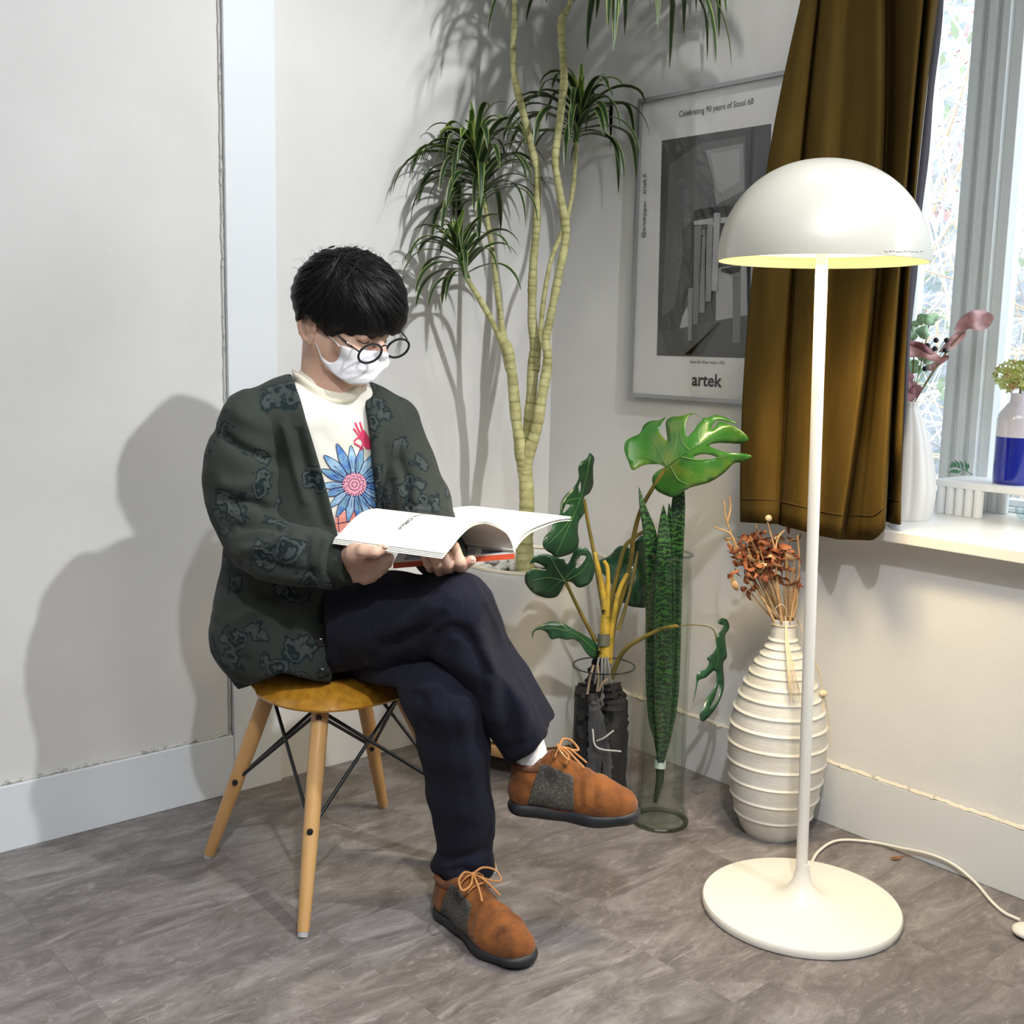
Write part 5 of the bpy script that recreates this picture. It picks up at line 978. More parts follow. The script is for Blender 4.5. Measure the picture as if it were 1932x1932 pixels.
# printed flower (flat print lying on the shirt)
PR = {'blue': mat('print_blue', (.16, .36, .62), .85, noise=(40, (.40, .58, .74), .4, .6)), 'dblue': mat('print_deep_blue', (.08, .20, .52), .85, noise=(40, (.22, .42, .55), .4, .6)), 'pink': mat('print_pink', (.82, .36, .46), .85), 'line': mat('print_line', (.03, .02, .09), .85), 'coral': mat('print_coral', (.82, .26, .20), .85, noise=(20, (.86, .42, .34), .4, .6)), 'crim': mat('print_crimson', (.72, .05, .14), .85)}
def prn(outl, key, lift, step=6, smooth=True):
    q, f, uv = sheet(outl, lambda v: drop(tb, v, lift, 2.4), step, smooth=smooth); b = MB(); b.add(q, f); return b.build('print_patch', PR[key], prt, smooth=75)
def pln(pts, key, w, lift):
    kk_ = cr([*map(tuple, pts)], 5) if len(pts) > 2 else np.array(pts, float); t = np.gradient(kk_, axis=0); t /= np.linalg.norm(t, axis=1)[:, None]+1e-9; nn = np.stack([-t[:, 1], t[:, 0]], 1)*w
    W_ = drop(tb, np.vstack([kk_-nn, kk_+nn]), lift, 2.4); n = len(kk_); b = LN; b.add(W_, [(i, i+1, n+i+1, n+i) for i in range(n-1)])
prt = MB(); c0 = drop(tb, [(670, 914)], .001)[0]; prt.ball(c0+CW*.012, .002, 4); prt = prt.build('flower_print', PR['pink'], per)
LN = MB(); cx, cy = 669, 914
prn([(632, 972), (660, 962), (715, 968), (722, 996), (700, 1002), (640, 1004), (634, 1000)], 'coral', .0012, 7, False)
for i, (a, L_, w_) in enumerate(((-2.72, 58, 10), (-2.38, 68, 11), (-1.98, 72, 10), (-1.66, 62, 9), (-1.36, 60, 9), (-1.0, 58, 9), (-.65, 55, 8), (-.3, 50, 8), (.1, 50, 8), (.45, 52, 8), (.8, 58, 8), (1.12, 62, 9), (1.42, 64, 9), (1.75, 60, 9), (2.08, 58, 9), (2.4, 52, 9), (2.78, 50, 9), (3.1, 58, 8))):
    dx, dy = math.cos(a), math.sin(a); r0 = 20
    ol = [(cx+dx*r0-dy*3, cy+dy*r0+dx*3), (cx+dx*(r0+(L_-r0)*.45)-dy*w_*.8, cy+dy*(r0+(L_-r0)*.45)+dx*w_*.8), (cx+dx*(r0+(L_-r0)*.8)-dy*w_*.75, cy+dy*(r0+(L_-r0)*.8)+dx*w_*.75), (cx+dx*(L_+12), cy+dy*(L_+12)), (cx+dx*(r0+(L_-r0)*.8)+dy*w_*.75, cy+dy*(r0+(L_-r0)*.8)-dx*w_*.75), (cx+dx*(r0+(L_-r0)*.45)+dy*w_*.8, cy+dy*(r0+(L_-r0)*.45)-dx*w_*.8), (cx+dx*r0+dy*3, cy+dy*r0-dx*3)]
    prn(ol, 'blue' if i % 2 else 'dblue', .0016+.0001*(i % 3), 7); pln([ol[0], ol[1], ol[2], ol[3], ol[4], ol[5], ol[6]], 'line', .55, .0024)
    pln([(cx+dx*28, cy+dy*28), (cx+dx*L_*.75+dy*2, cy+dy*L_*.75)], 'line', .4, .0024)
prn([(cx+23*math.cos(a), cy+22*math.sin(a)) for a in np.arange(12)*math.pi/6], 'pink', .0026, 7)
for r_ in (5, 11): pln([(cx+r_*math.cos(a), cy+r_*math.sin(a)) for a in np.arange(0, 6.4, .7)], 'line', .6, .0031)
for i in range(34): a = i*2.4; r_ = 14+7*((i*7) % 5)/5; pln([(cx+r_*math.cos(a), cy+r_*math.sin(a)), (cx+(r_+2.2)*math.cos(a+.1), cy+(r_+2.2)*math.sin(a+.1))], 'line', .8, .0031)
for i in range(30): a = i*.2094; pln([(cx+21*math.cos(a), cy+20*math.sin(a)), (cx+26*math.cos(a), cy+25*math.sin(a))], 'line', .6, .0031)
pln([(636, 988), (668, 982), (690, 974), (704, 966), (712, 968)], 'line', .7, .0024); pln([(638, 974), (640, 1002)], 'line', .6, .0024); pln([(690, 948), (704, 972), (710, 980)], 'line', .6, .0024)
LN.build('print_outline', PR['line'], prt, smooth=75); LN = MB()
for pl in ([(679, 796), (684, 812), (690, 830)], [(670, 797), (677, 812), (686, 828)], [(667, 808), (676, 820), (686, 834)], [(668, 833), (676, 826), (686, 830)], [(668, 836), (678, 842), (686, 848)], [(679, 851), (683, 842), (686, 836)]): pln(pl, 'crim', 1.6, .002)
LN.build('print_outline', PR['crim'], prt, smooth=75); prn([(680, 815), (688, 812), (698, 830), (702, 846), (690, 846), (683, 832)], 'crim', .0018, 5)
# ---------------------------------------------------------------- head
SKIN = mat('skin', (.64, .41, .30), .5, spec=.4, noise=(14, (.70, .44, .34), .4, .65), sss=.12, bump=(140, .08, .0008))
th, pi_ = math.radians(57), math.radians(17); fh = _r*math.sin(th)-np.array([_f[0], _f[1], 0])/math.hypot(_f[0], _f[1])*math.cos(th)
ar = np.cross(fh, [0, 0, 1.0]); af = fh*math.cos(pi_)+np.array([0, 0, -1])*math.sin(pi_); au = np.cross(ar, af); 
if au[2] < 0: au = -au
ro = math.radians(4); ar, au = ar*math.cos(ro)-au*math.sin(ro), au*math.cos(ro)+ar*math.sin(ro)
EAR = pd(590, 620, 2.37); HO = EAR-ar*.080
def hl(x, y, z):
    y = y+.017*min(1, max(0, (y-.03)/.04))*min(1, max(0, (z+.085)/.05)); return HO+ar*x+af*y+au*z
RH = np.array([ar, af, au])
f = Field(*[HO+s*np.array([.20, .20, .22])+np.array([0, 0, -.05]) for s in (-1, 1)], .0028)
f.ell(hl(0, -.012, .05), (.073, .094, .082), RH, .01); f.cone(hl(0, .05, .035), hl(0, .052, -.045), .052, .040, .025); f.cone(hl(.055, .0, -.03), hl(.01, .07, -.078), .024, .018, .03); f.cone(hl(-.055, .0, -.03), hl(-.01, .07, -.078), .024, .018, .03)
f.cone(hl(0, .076, -.078), hl(0, .078, -.082), .017, .017, .02)
for s_ in (1, -1): f.cone(hl(.040*s_, .056, -.018), hl(.036*s_, .064, -.03), .027, .024, .02); f.cone(hl(.046*s_, .072, .034), hl(.014*s_, .088, .032), .012, .012, .014); f.ell(hl(.032*s_, .076, .012), (.016, .014, .012), RH, .006)
f.cone(hl(0, .088, .022), hl(0, .112, -.018), .0075, .0125, .010); f.cone(hl(.011, .098, -.02), hl(-.011, .098, -.02), .008, .008, .008)
f.cone(hl(0, -.028, -.01), pd(618, 742, 2.47), .054, .060, .03); f.cone(hl(.0, .03, -.07), pd(640, 735, 2.44), .03, .045, .03)
for s_ in (1, -1): f.cone(hl(.030*s_, .0, -.04), pd(612+14*s_*-1, 735, 2.45), .018, .02, .02)
# ears
for s_ in (1, -1):
    ring = [(.000, .018), (-.010, .031), (-.022, .032), (-.031, .020), (-.031, .002), (-.025, -.014), (-.014, -.026), (-.003, -.029), (.001, -.018)]
    e_ = [hl(s_*(.078+.010*max(0, -y_)/.028), y_+.004, z_) for y_, z_ in ring]
    for p, q in zip(e_[:-1], e_[1:]): f.cone(p+ar*s_*.004, q+ar*s_*.004, .0048, .0048, .003)
    f.ell(hl(s_*.077, -.010, .002), (.005, .016, .024), RH, .006); f.ell(hl(s_*.084, -.008, .004), (.006, .0085, .013), RH, .003, neg=True); f.cone(hl(s_*.080, -.016, .016), hl(s_*.080, -.018, -.008), .003, .003, .003); f.cone(hl(s_*.079, -.004, -.022), hl(s_*.079, -.006, -.026), .0065, .0055, .004)
    f.cone(hl(s_*.078, .004, .000), hl(s_*.078, .003, -.006), .004, .004, .003)
V, Q = f.mesh(); V = relax(V, Q, 1); BODY = [(V, Q)]; hb_ = bvh(V, Q)
# rest of the body inside the clothes
fb2 = Field(*bounds([pd(480, 720, 2.36), pd(840, 1300, 2.62), pd(880, 1180, 2.2), pd(455, 1000, 2.4)], .12), .011)
for a, b_, ra, rb_ in torso: fb2.cone(a, b_, ra-.035, rb_-.035, .03)
for a, b_, ra, rb_ in ((pd(470, 800, 2.36), pd(474, 1010, 2.39), .045, .040), (pd(474, 1010, 2.39), pd(640, 1062, 2.25), .038, .026), (pd(738, 806, 2.58), pd(800, 1000, 2.46), .045, .038), (pd(800, 1000, 2.46), pd(850, 1062, 2.27), .036, .026), (pd(600, 1180, 2.56), pd(840, 1170, 2.27), .05, .035), (pd(850, 1190, 2.28), pd(985, 1370, 2.38), .030, .024), (pd(700, 1200, 2.60), kL, .05, .045), (kL, pd(880, 1640, 2.40), .045, .03)): fb2.cone(a, b_, ra, rb_, .03)
V, Q = fb2.mesh(); BODY.append((V, Q))
# ---------------------------------------------------------------- hands
def hand(cones, k=.006, h=.0019, ex=()):
    lo, hi = bounds([c[0] for c in cones]+[c[1] for c in cones], .03); f = Field(lo, hi, h)
    for a, b_, ra, rb_, *kk_ in cones: f.cone(a, b_, ra, rb_, kk_[0] if kk_ else k)
    return f
s2 = 2.2/F
f = hand([(pd(630, 1060, 2.285), pd(662, 1058, 2.265), .031, .032, .01), (pd(662, 1054, 2.265), pd(686, 1058, 2.245), .031, .022, .012), (pd(660, 1072, 2.270), pd(688, 1080, 2.255), .030, .021, .012),
    # thumb
    (pd(660, 1050, 2.245), pd(670, 1044, 2.185), .024, .0175, .012), (pd(670, 1044, 2.185), pd(686, 1040, 2.160), .0175, .0138, .01), (pd(686, 1040, 2.160), pd(707, 1042, 2.150), .0132, .0115, .005), (pd(707, 1042, 2.150), pd(724, 1036, 2.155), .0108, .0092, .004),
    # index
    (pd(690, 1062, 2.235), pd(716, 1059, 2.215), .0130, .0112, .005), (pd(716, 1059, 2.215), pd(734, 1053, 2.225), .0108, .0098, .003), (pd(734, 1053, 2.225), pd(726, 1050, 2.248), .0096, .0085, .003),
    # middle
    (pd(692, 1077, 2.242), pd(716, 1070, 2.220), .0128, .0110, .005), (pd(716, 1070, 2.220), pd(731, 1063, 2.232), .0106, .0096, .003), (pd(731, 1063, 2.232), pd(722, 1058, 2.256), .0094, .0084, .003),
    # ring
    (pd(693, 1088, 2.252), pd(712, 1081, 2.232), .0120, .0104, .005), (pd(712, 1081, 2.232), pd(724, 1073, 2.245), .0100, .009, .003), (pd(724, 1073, 2.245), pd(716, 1066, 2.265), .009, .008, .003),
    # little
    (pd(688, 1094, 2.265), pd(703, 1090, 2.252), .0105, .009, .005), (pd(703, 1090, 2.252), pd(713, 1082, 2.260), .0088, .0078, .003), (pd(713, 1082, 2.260), pd(708, 1076, 2.275), .0076, .0068, .003)])
V, Q = f.mesh(); V = relax(V, Q, 1); V = folds(V, Q, [([(672, 1048), (690, 1052), (712, 1051)], 2.2, -.0020), ([(702, 1036), (704, 1043), (702, 1049)], 1.6, -.0008), ([(706, 1037), (708, 1043)], 1.4, -.0006), ([(690, 1056), (696, 1066), (694, 1076)], 3, .0010), ([(694, 1070), (712, 1066)], 1.8, -.0012), ([(694, 1084), (712, 1077)], 1.8, -.0012), ([(660, 1062), (676, 1072), (690, 1080)], 4, -.0010)]); BODY.append((V, Q))
YE = 1.72; UB = np.array([-.32, .947, 0]); DE = 2.185
f = hand([(pd(842, 1064, DE+.10), pd(850, 1066, DE+.055), .026, .026, .01), (pd(836, 1068, DE+.045), pd(862, 1066, DE+.045), .022, .022, .012),
    (pd(868, 1070, DE+.02), pd(868, 1060, DE-.018), .0115, .0108, .005), (pd(868, 1060, DE-.018), pd(858, 1030, DE-.018), .0105, .0090, .004),
    (pd(848, 1072, DE+.02), pd(846, 1064, DE-.018), .0112, .0105, .004), (pd(846, 1064, DE-.018), pd(834, 1040, DE-.02), .0102, .0088, .004),
    (pd(830, 1072, DE+.02), pd(826, 1064, DE-.016), .0108, .0098, .004), (pd(826, 1064, DE-.016), pd(815, 1044, DE-.016), .0096, .0082, .004),
    (pd(812, 1072, DE+.03), pd(808, 1064, DE-.004), .009, .0085, .004), (pd(808, 1064, DE-.004), pd(800, 1048, DE-.006), .0082, .0072, .004),
    (pd(862, 1068, DE+.05), pd(876, 1064, DE+.025), .015, .0125, .008), (pd(876, 1064, DE+.025), pd(889, 1057, DE+.01), .0115, .0098, .004)])
V, Q = f.mesh(); V = relax(V, Q, 1); BODY.append((V, Q))
b = MB()
for V, Q in BODY: b.add(V, Q)
b.build('body', SKIN, per, smooth=80)
NAIL = mat('nail', (.78, .52, .44), .3, coat=.3)
nv_ = pd(727, 1032, 2.146); b = MB(); b.ball(nv_, (.0042, .0062, .0036), 6, R=np.array([CW, CR, CU])); b.build('nail', NAIL, per)
nv_ = pd(891, 1055, DE+.002); b = MB(); b.ball(nv_, (.003, .0055, .0040), 6, R=np.array([CW, CR, CU])); b.build('nail', NAIL, per)
# eyes: closed lids with lashes, brows
b = MB()
for s_ in (1, -1):
    b.tube(cr([hl(.045*s_, .074, .004), hl(.039*s_, .084, .000), hl(.030*s_, .0885, -.001), (hl(.019*s_, .087, .002))], 6), [.0006]+[.0012]*17+[.0005], 6)
b.build('eyelashes', mat('lash_black', (.01, .008, .008), .6), per)
b = MB()
for s_ in (1, -1): b.tube(cr([hl(.052*s_, .080, .040), hl(.036*s_, .097, .044), hl(.018*s_, .100, .040)], 6), [.001]+[.0026]*11+[.0012], 6)
b.build('eyebrows', MATS['lash_black'], per)
# ---------------------------------------------------------------- hair
HAIR = mat('black_hair', (.0042, .0038, .0042), .5, spec=.25, noise=(30, (.010, .008, .007), .5, .7, (1, 1, .2)), bump=(60, .5, .003, (1, 1, .3)))
HOUT = [(548, 544), (552, 575), (559, 604), (564, 612), (568, 600), (575, 594), (585, 602), (590, 612), (599, 616), (612, 625), (622, 634), (634, 641), (640, 630), (647, 636), (652, 627), (657, 634), (665, 642), (672, 633), (680, 638), (689, 643), (694, 633), (702, 636), (712, 628), (719, 632), (728, 624), (741, 631), (750, 625), (758, 627), (766, 608), (771, 586), (770, 555), (761, 528), (744, 507), (717, 484), (686, 470), (657, 465), (630, 469), (603, 473), (587, 482), (568, 503), (554, 524)]
HOUT = [(x, y+6) if (y > 600 and 600 < x < 764) else (x, y) for x, y in HOUT]
f = Field(*[pd(660, 560, 2.425)+s*.19 for s in (-1, 1)], .0040); RC_ = np.array([CR, CU, CW])
f.ell(pd(656, 556, 2.425), (.125, .106, .112), RC_, .01); f.ell(pd(700, 575, 2.39), (.082, .082, .085), RC_, .03); f.ell(pd(605, 590, 2.43), (.068, .075, .085), RC_, .03); f.ell(pd(728, 590, 2.40), (.052, .06, .06), RC_, .03); f.cone(pd(600, 498, 2.42), pd(700, 505, 2.42), .035, .035, .03)
carve(f, HOUT, keep=True, k=.012)
V, Q = f.mesh(); V = relax(V, Q, 2); N_ = vnorm(V, Q); q = proj(V); an = np.arctan2(q[:, 1]-488, q[:, 0]-652); rd = np.hypot(q[:, 1]-488, q[:, 0]-652)
V = V+N_*((.0011*np.sin(an*19+rd*.03)+.0009*np.sin(an*43-rd*.05)+.0014*np.sin(an*9+rd*.09))*np.clip(rd/40, 0, 1))[:, None]
hair = put('hair', V, Q, HAIR); hbv = bvh(V, Q); R = random.Random(21); b = MB()
HB = 0
ho = cr(HOUT+[HOUT[0]], 10)
def back(xy, lift):
    out = []
    for x, y in xy:
        v = ray(x, y); v = v/np.linalg.norm(v); st0 = CAM+v*3.2; h = hbv.ray_cast(Vector(st0), Vector(-v)); out.append(np.array(h[0])+v*lift if h[0] is not None else None)
    return out
for i in range(1500):
    e = ho[R.randrange(len(ho))]; w0 = np.array([652+R.gauss(0, 16), 486+R.gauss(0, 8)]); e = np.array(e)+[R.gauss(0, 3), R.gauss(0, 3)]
    t0 = R.uniform(0, .55); t1 = min(1.0, t0+R.uniform(.3, .6)); 
    if e[1] > 590 and R.random() < .6: t1 = 1.0+R.uniform(0, .05); t0 = R.uniform(.35, .6)
    dv = e-w0; nn = np.array([-dv[1], dv[0]])*R.uniform(-.16, .16)+np.array([0, -abs(dv[0])*.10]); pts = [w0+dv*t+nn*4*t*(1-t)*.5 for t in np.linspace(t0, t1, 8)]
    lf = R.uniform(.0005, .0035)
    if i % 4: W_ = drop(hbv, [tuple(p) for p in pts], lf, 2.42)
    else:
        W_ = back(pts, lf)
        if any(w is None for w in W_): continue
        W_ = np.array(W_)
    if np.linalg.norm(np.diff(W_, axis=0), axis=1).max() > .035:
        dd = np.linalg.norm(np.diff(W_, axis=0), axis=1); k_ = int(np.argmax(dd > .035)); 
        if k_ < 4: continue
        W_ = W_[:k_+1]
    r0 = R.uniform(.0007, .0017); n = len(W_); b.tube(W_, [r0*.4]+[r0]*(n-3)+[r0*.6, .0002], 4, cap=False)
for i in range(70):   # stray hairs at the crown
    x0 = R.uniform(560, 770); y0 = np.interp(x0, [548, 568, 587, 603, 630, 657, 686, 717, 744, 761, 771], [544, 503, 482, 473, 469, 465, 470, 484, 507, 528, 570]); a = R.uniform(-.6, .6)+(x0-660)/170
    L_ = R.uniform(8, 24); b.tube([P(x0, y0+6, 2.43), P(x0+math.sin(a)*L_*.5, y0-L_*.25, 2.43), P(x0+math.sin(a)*L_*1.2+R.uniform(-5, 5), y0-L_*.3*R.uniform(.2, 1), 2.43)], [.0004, .0003, .00015], 3, cap=False)
o = b.build('hair_strands', HAIR, hair, smooth=80); o['kind'] = 'stuff'
# ---------------------------------------------------------------- mask
dc = proj(hl(0, .035, -.05))[2]
def mz(x, y):
    r_ = math.hypot((x-668)/88, (y-690)/82); return dc+.012-.088*math.sqrt(max(.02, 1-r_*r_))+.0010*math.sin(y/2.6)*(1 if 650 < x < 725 else .3)+.0018*math.sin((x+y)/11)
def skin_d(x, y):
    v = ray(x, y); v = v/np.linalg.norm(v); h = hb_.ray_cast(Vector(CAM), Vector(v)); return 9.0 if h[0] is None else float(proj(np.array(h[0]))[2])
MASK = mat('mask_cloth', (.84, .84, .87), .75, bump=(120, .2, .0008))
q, f_, uv = sheet([(644, 652), (660, 656), (682, 660), (704, 662), (724, 663), (734, 668), (735, 680), (732, 691), (722, 698), (707, 715), (695, 723), (682, 726), (668, 725), (657, 723), (645, 716), (634, 709), (622, 698), (612, 687), (605, 676), (603, 667), (608, 674), (616, 681), (624, 684), (633, 682), (639, 675), (642, 667)], lambda v: np.array([P(x, y, min(mz(x, y), skin_d(x, y)-.0035)) for x, y in v]), 4)
b = MB(); b.add(q, f_); mk = b.build('face_mask', MASK, per, smooth=80); solid(mk, .0015)
for pts in ([(641, 654), (630, 642), (616, 630), (604, 618)], [(604, 668), (600, 658), (596, 648)]):
    kk_ = cr(pts, 6); b = MB(); b.tube(drop(hb_, [tuple(p) for p in kk_], .0025, dc), .0013, 6); b.build('ear_loop', MASK, mk)
# ---------------------------------------------------------------- glasses
gl = MB(); GLM = mat('black_acetate', (.012, .011, .012), .2, coat=.5); n = 40
d1, d2 = proj(hl(.034, .122, .0))[2]-.012, proj(hl(-.034, .122, .0))[2]-.008
def oval(cx, cy, a, b_, rot, d, tx, ty):
    out = []
    for i in range(n+1):
        t = 2*math.pi*i/n; u, v = a*math.cos(t), b_*math.sin(t); x = u*math.cos(rot)-v*math.sin(rot); y = u*math.sin(rot)+v*math.cos(rot); out.append(P(cx+x, cy+y, d+tx*x+ty*y))
    return out
L1 = oval(698, 667, 23.5, 15.5, -.50, d1, .0004, .0004); L2 = oval(750.5, 657, 22.5, 15.5, -.50, d2, .0004, .0004)
gl.tube(cr([P(717, 657, (d1+d2)/2-.003), P(724, 652, (d1+d2)/2-.006), P(731, 653, (d1+d2)/2-.003)], 5), .0015, 8); gobj = gl.build('glasses', GLM, per)
for L_ in (L1, L2): b = MB(); b.tube(L_, .0025, 8, cap=False); b.build('rim', GLM, gobj)
for L_ in (L1, L2): b = MB(); b.add(L_[:-1], [tuple(range(n))]); b.build('lens', glass('lens_glass', (.97, .98, .99), 1.6), gobj, smooth=False)
tp_ = drop(hb_, [(664, 654), (650, 643), (634, 630), (618, 617), (606, 608)], .004, d1+.05); b = MB(); b.tube(cr([P(677, 663, d1)]+list(tp_), 4), .0019, 8); b.build('temple', GLM, gobj)
b = MB(); b.tube([P(771, 646, d2+.0), P(766, 637, d2+.03), P(757, 626, d2+.06)], .0015, 8); b.build('temple', GLM, gobj)
# ---------------------------------------------------------------- shoes and socks
SUEDE = mat('rust_suede', (.225, .078, .018), .85, spec=.25, noise=(18, (.075, .026, .009), .42, .68), sheen=.12, bump=(260, .25, .0008)); SOLE = mat('black_rubber', (.016, .017, .021), .55, bump=(140, .3, .0008))
TWEED = mat('tweed_panel', (.045, .040, .034), .95, noise=(240, (.11, .10, .085), .5, .62), bump=(300, .6, .0012)); TAN = mat('tan_leather_lace', (.46, .21, .07), .5, coat=.1); BRN = mat('brown_leather', (.13, .05, .022), .5, bump=(240, .4, .001))
def shoe(heel, toe, up, hs, label):
    """heel, toe: sole-level points; up: rough up vector"""
    X = (toe-heel); Ln = np.linalg.norm(X); X = X/Ln; Z = up-X*(up@X); Z /= np.linalg.norm(Z); Y = np.cross(Z, X); k = Ln/.292
    def T(V): V = np.asarray(V, float)*k; return heel+V[..., 0:1]*X+V[..., 1:2]*Y+V[..., 2:3]*Z*hs
    root = None; zz_ = ((0, 0, 1), 1.12)
    f = Field((-.02, -.08, -.02), (.32, .08, .16), .0034)
    f.cone((.040, 0, .050), (.045, 0, .075), .036, .036, .01); f.cone((.045, 0, .05), (.12, 0, .045), .037, .038, .02); f.cone((.12, 0, .042), (.20, .002, .040), .040, .049, .02, sq=zz_); f.cone((.20, .002, .040), (.243, .004, .034), .049, .042, .02, sq=zz_)
    f.cone((.055, 0, .08), (.046, 0, .108), .037, .038, .012); f.cone((.088, 0, .108), (.178, 0, .060), .028, .036, .018)
    f.cone((.050, 0, .095), (.036, 0, .16), .028, .033, .006, neg=True); f.cut(lambda P_: .014-P_[..., 2]); f.cut(lambda P_: P_[..., 2]-(.106+.85*np.clip(P_[..., 0]-.062, 0, .04)), .006)
    up_d = f.d.copy(); V, Q = f.mesh(); V = relax(V, Q, 1); N_ = vnorm(V, Q)
    for cx_, w_, am in ((.158, .0045, -.0022), (.172, .005, .0022), (.188, .0045, -.0020), (.205, .006, .0016)):
        V = V+N_*(am*np.exp(-((V[:, 0]-cx_-.25*np.abs(V[:, 1]))/w_)**2)*(V[:, 2] > .045))[:, None]
    b = MB(); b.add(T(V), Q); root = b.build('shoe', SUEDE, per, smooth=80)
    f = Field((-.02, -.08, -.02), (.32, .08, .06), .0034)
    f.cone((.042, 0, .016), (.10, .0, .016), .0405, .036, .01, sq=((0, 0, 1), 1.6)); f.cone((.10, 0, .016), (.195, .002, .016), .036, .052, .02, sq=((0, 0, 1), 1.8)); f.cone((.195, .002, .016), (.247, .004, .020), .052, .0445, .02, sq=((0, 0, 1), 1.8))
    f.cut(lambda P_: np.maximum(-P_[..., 2]+.12*np.maximum(0, P_[..., 0]-.23), P_[..., 2]-.027-.0022*np.sin(P_[..., 0]*22-.8)-.16*np.maximum(0, P_[..., 0]-.235)), .004)
    V, Q = f.mesh(); V = relax(V, Q, 1); b = MB(); b.add(T(V), Q); b.build('sole', SOLE, root, smooth=60)
    for sg in (1, -1):
        f = Field((-.02, -.08, -.02), (.32, .08, .16), .0034); f.d = (up_d-.0022).astype(np.float32)
        f.cut(lambda P_: np.maximum.reduce([.062-P_[..., 0]-.30*(.06-P_[..., 2]), P_[..., 0]-(.158-.12*(P_[..., 2]-.04)), .028-P_[..., 2], .017+.0*P_[..., 0]-sg*P_[..., 1], P_[..., 2]-.112+.30*np.maximum(0, P_[..., 0]-.09)]), .0015)
        V, Q = f.mesh(); 
        if len(V): b = MB(); b.add(T(relax(V, Q, 1)), Q); b.build('side_panel', TWEED, root, smooth=60)
    f = Field((-.02, -.08, -.02), (.32, .08, .16), .0034); f.d = (up_d-.0026).astype(np.float32); f.cut(lambda P_: np.maximum.reduce([.094+.12*np.maximum(0, .05-P_[..., 0])-P_[..., 2]-.0, P_[..., 0]-.080]), .002)
    V, Q = f.mesh(); b = MB(); b.add(T(relax(V, Q, 1)), Q); b.build('collar', BRN, root, smooth=60)
    z_ = lambda x: .139-.50*(x-.098)
    for x in (.108, .132):
        for sg in (1, -1): b = MB(); c = np.array([x, sg*.026, z_(x)-.010]); a_ = np.linspace(0, 2*math.pi, 15); b.tube(T(np.array([c+[.0035*math.cos(t), .0, .0035*math.sin(t)] for t in a_])+np.array([0, sg*.001, 0])), .0009, 6, cap=False); b.build('eyelet', mat('brass_eyelet', (.35, .22, .10), .3, metal=.9), root)
    b = MB()
    for x in (.108, .132): b.tube(T(cr([(x, -.027, z_(x)-.010), (x+.004, -.012, z_(x)+.004), (x+.004, .012, z_(x)+.004), (x, .027, z_(x)-.010)], 6)), .0017, 6)
    c0 = np.array([.112, 0, z_(.112)+.008])
    for lp_ in ([c0, c0+[.004, .022, .010], c0+[.018, .044, .002], c0+[.034, .044, -.014], c0+[.026, .022, -.010], c0], [c0, c0+[.000, -.020, .010], c0+[.012, -.042, .004], c0+[.030, -.046, -.010], c0+[.024, -.022, -.008], c0], [c0, c0+[.020, .008, -.004], c0+[.042, .020, -.022], c0+[.056, .026, -.034]], [c0, c0+[.018, -.006, -.003], c0+[.040, -.012, -.018], c0+[.060, -.020, -.031]]):
        b.tube(T(cr(lp_, 6)), .0024, 6)
    b.ball(T(np.array([c0]))[0], .0042, 6); b.build('laces', TAN, root)
    return T, root
hz = onz(856, 1712, 0)+np.array([0, 0, 0]); tz = onz(972, 1826, 0)
d_ = (tz-hz); d_ /= np.linalg.norm(d_); TF, _ = shoe(np.array([1.372, 1.818, .0]), np.array([1.358, 1.519, .0]), np.array([0, 0, 1.0]), .88, '')
h2, t2 = P(957, 1529, 2.37), P(1208, 1558, 2.30); upv = CU*.985-CW*.10; T2, _ = shoe(h2, t2, upv, 1.10, '')
SOCK = mat('white_sock', (.86, .86, .87), .9, bump=(200, .4, .001))
for T_, far in ((T2, pd(992, 1372, 2.365)),):
    base_ = T_(np.array([[.052, 0, .055]]))[0]; mid = T_(np.array([[.050, 0, .115]]))[0]; f = tube_field([(base_, .028), (mid, .031), (far, .031)], .004, .02); V, Q = f.mesh(); V = relax(V, Q, 1); V = wav(V, vnorm(V, Q), .0009, 90, 4); put('sock', V, Q, SOCK)

# ================================================================== BOOK
LB_ = .258
def be(px, y, dy=0): return onplane(px, y, ony(970, 1042, YE), UB)+UB*dy
book = thing('book', 'open large softcover book with cream pages and orange edge held over the knee', 'book', be(970, 1042))
PAGE = mat('cream_page', (.82, .81, .74), .7); PG2 = mat('white_page', (.86, .86, .84), .6); ORG = mat('orange_cover', (.72, .10, .035), .5)
UD = np.array([.648, .761, 0])
def leaves(prof, th, name, m, dy0=0, dy1=LB_, U=None):
    U = UB if U is None else U
    k = cr([tuple(p) for p in prof], 7); A = np.array([be(x, y) for x, y in k]); t = np.gradient(A, axis=0); nn = np.cross(t, UB); nn /= np.linalg.norm(nn, axis=1)[:, None]+1e-9
    if nn[:, 2].mean() < 0: nn = -nn
    B = A+nn*(th if np.isscalar(th) else np.interp(np.linspace(0, 1, len(k)), np.linspace(0, 1, len(th)), th)[:, None]); V = []; n = len(k); rows = 5
    for r_ in range(rows+1):
        dy = dy0+(dy1-dy0)*r_/rows; V += [a+U*dy for a in A]+[c+U*dy for c in B]
    Fc = []; s = 2*n
    for r_ in range(rows):
        for i in range(n-1): a = r_*s+i; Fc += [(a, a+1, a+s+1, a+s), (a+n, a+s+n, a+s+n+1, a+n+1)]
        for i in (0, n-1): a = r_*s+i; Fc.append((a, a+s, a+s+n, a+n))
    for r_ in (0, rows):
        for i in range(n-1): a = r_*s+i; Fc.append((a, a+n, a+n+1, a+1))
    b = MB(); b.add(V, Fc); return b.build(name, m, book, smooth=40), np.array(B)
arch = [(970, 1040), (963, 1019), (950, 1001), (930, 988), (910, 984), (888, 991), (868, 1009), (853, 1028), (838, 1045)]
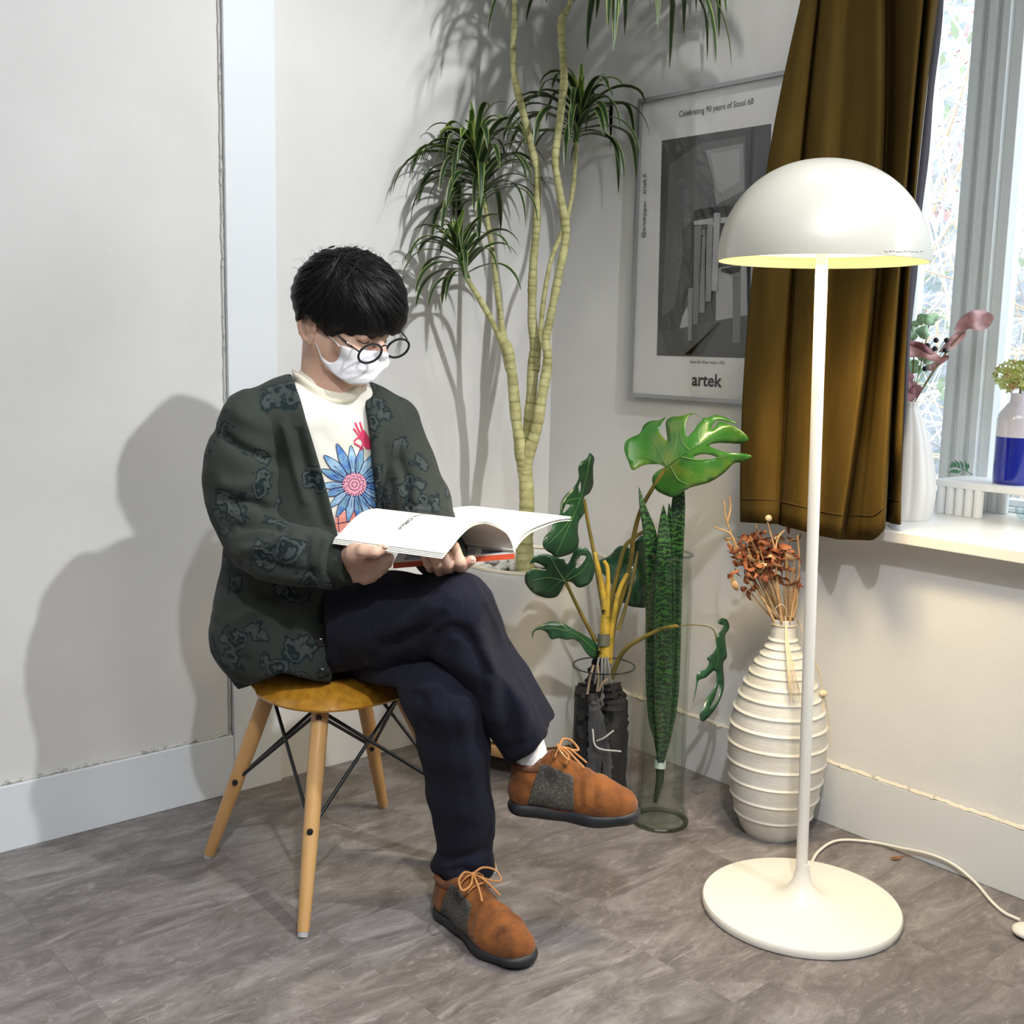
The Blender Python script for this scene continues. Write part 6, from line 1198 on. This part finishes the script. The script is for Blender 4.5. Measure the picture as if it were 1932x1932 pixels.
_, TOP = leaves(arch, .0011, 'page_stack', PAGE)
for i_ in (1, 2, 3): leaves([(x+(1.2*i_ if x > 930 else 0)-.9*i_*(x < 880)*0, y+1.4*i_) for x, y in arch[:-1]]+[(838-1.3*i_, 1045+3.6*i_*.9)], .0007, 'page', PAGE, 0, LB_)
SE, BL = be(971, 1043), P(742, 1061, 2.285)
def slab4(name, z0, z1, m, e=0.0):
    q = [SE, BL, BL+UD*.17, SE+UD*.17]; b = MB(); b.add([c+np.array([0, 0, z]) for z in (z0, z1) for c in q], [(0, 1, 2, 3), (4, 5, 6, 7), (0, 1, 5, 4), (1, 2, 6, 5), (2, 3, 7, 6), (3, 0, 4, 7)]); return b.build(name, m, book, smooth=30)
slab4('photo_page', -.001, .0004, PG2); slab4('cover', -.0125, -.0011, ORG)
leaves([(971, 1040), (975, 1026), (985, 1012), (1002, 999), (1028, 988), (1052, 981), (1077, 978)], [.007, .006, .005, .0045, .004, .004], 'page_stack', PG2)
_, RT = leaves([(970, 1042), (976, 1032), (988, 1017), (1005, 1004), (1030, 993), (1053, 985), (1078, 982)], .001, 'page', PG2)
# photographs printed on the page beneath the arch
def base_pt(u, v): return SE*(1-u)+BL*u+UD*v*.65+np.array([0, 0, .0007])
for u0, u1, v0, v1, g_ in ((.10, .28, .02, .12, (.18, .19, .28)), (.33, .58, .02, .12, (.52, .54, .66)), (.06, .58, .15, .25, (.45, .47, .6)), (.64, .92, .02, .12, (.55, .6, .68))):
    b = MB(); b.add([base_pt(u0, v0), base_pt(u1, v0), base_pt(u1, v1), base_pt(u0, v1)], [(0, 1, 2, 3)]); b.build('page_photo', mat('page_print', g_, .6, noise=(70, tuple(c*.5 for c in g_), .45, .6)), book, smooth=False)
# heading on the lifted page
Vt, Ft = text2d('Home Office', 1); Vt -= Vt.min(0); Lw = Vt[:, 0].max()
seg = np.r_[0, np.cumsum(np.linalg.norm(np.diff(TOP, axis=0), axis=1))]; tot = seg[-1]
def onpage(s, dy): return np.array([np.interp(s, seg, TOP[:, k]) for k in range(3)])+UB*dy+np.array([0, 0, .0009])
q = [onpage(tot*(.47+.30*(1-x/Lw)*0+.33*(x/Lw)), .135+y*.0135) for x, y in Vt]; q = [onpage(tot*(.50+.33*(x/Lw)), .138-y*.0135) for x, y in Vt]
b = MB(); b.add(q, Ft); b.build('lettering', INK, book, smooth=False)
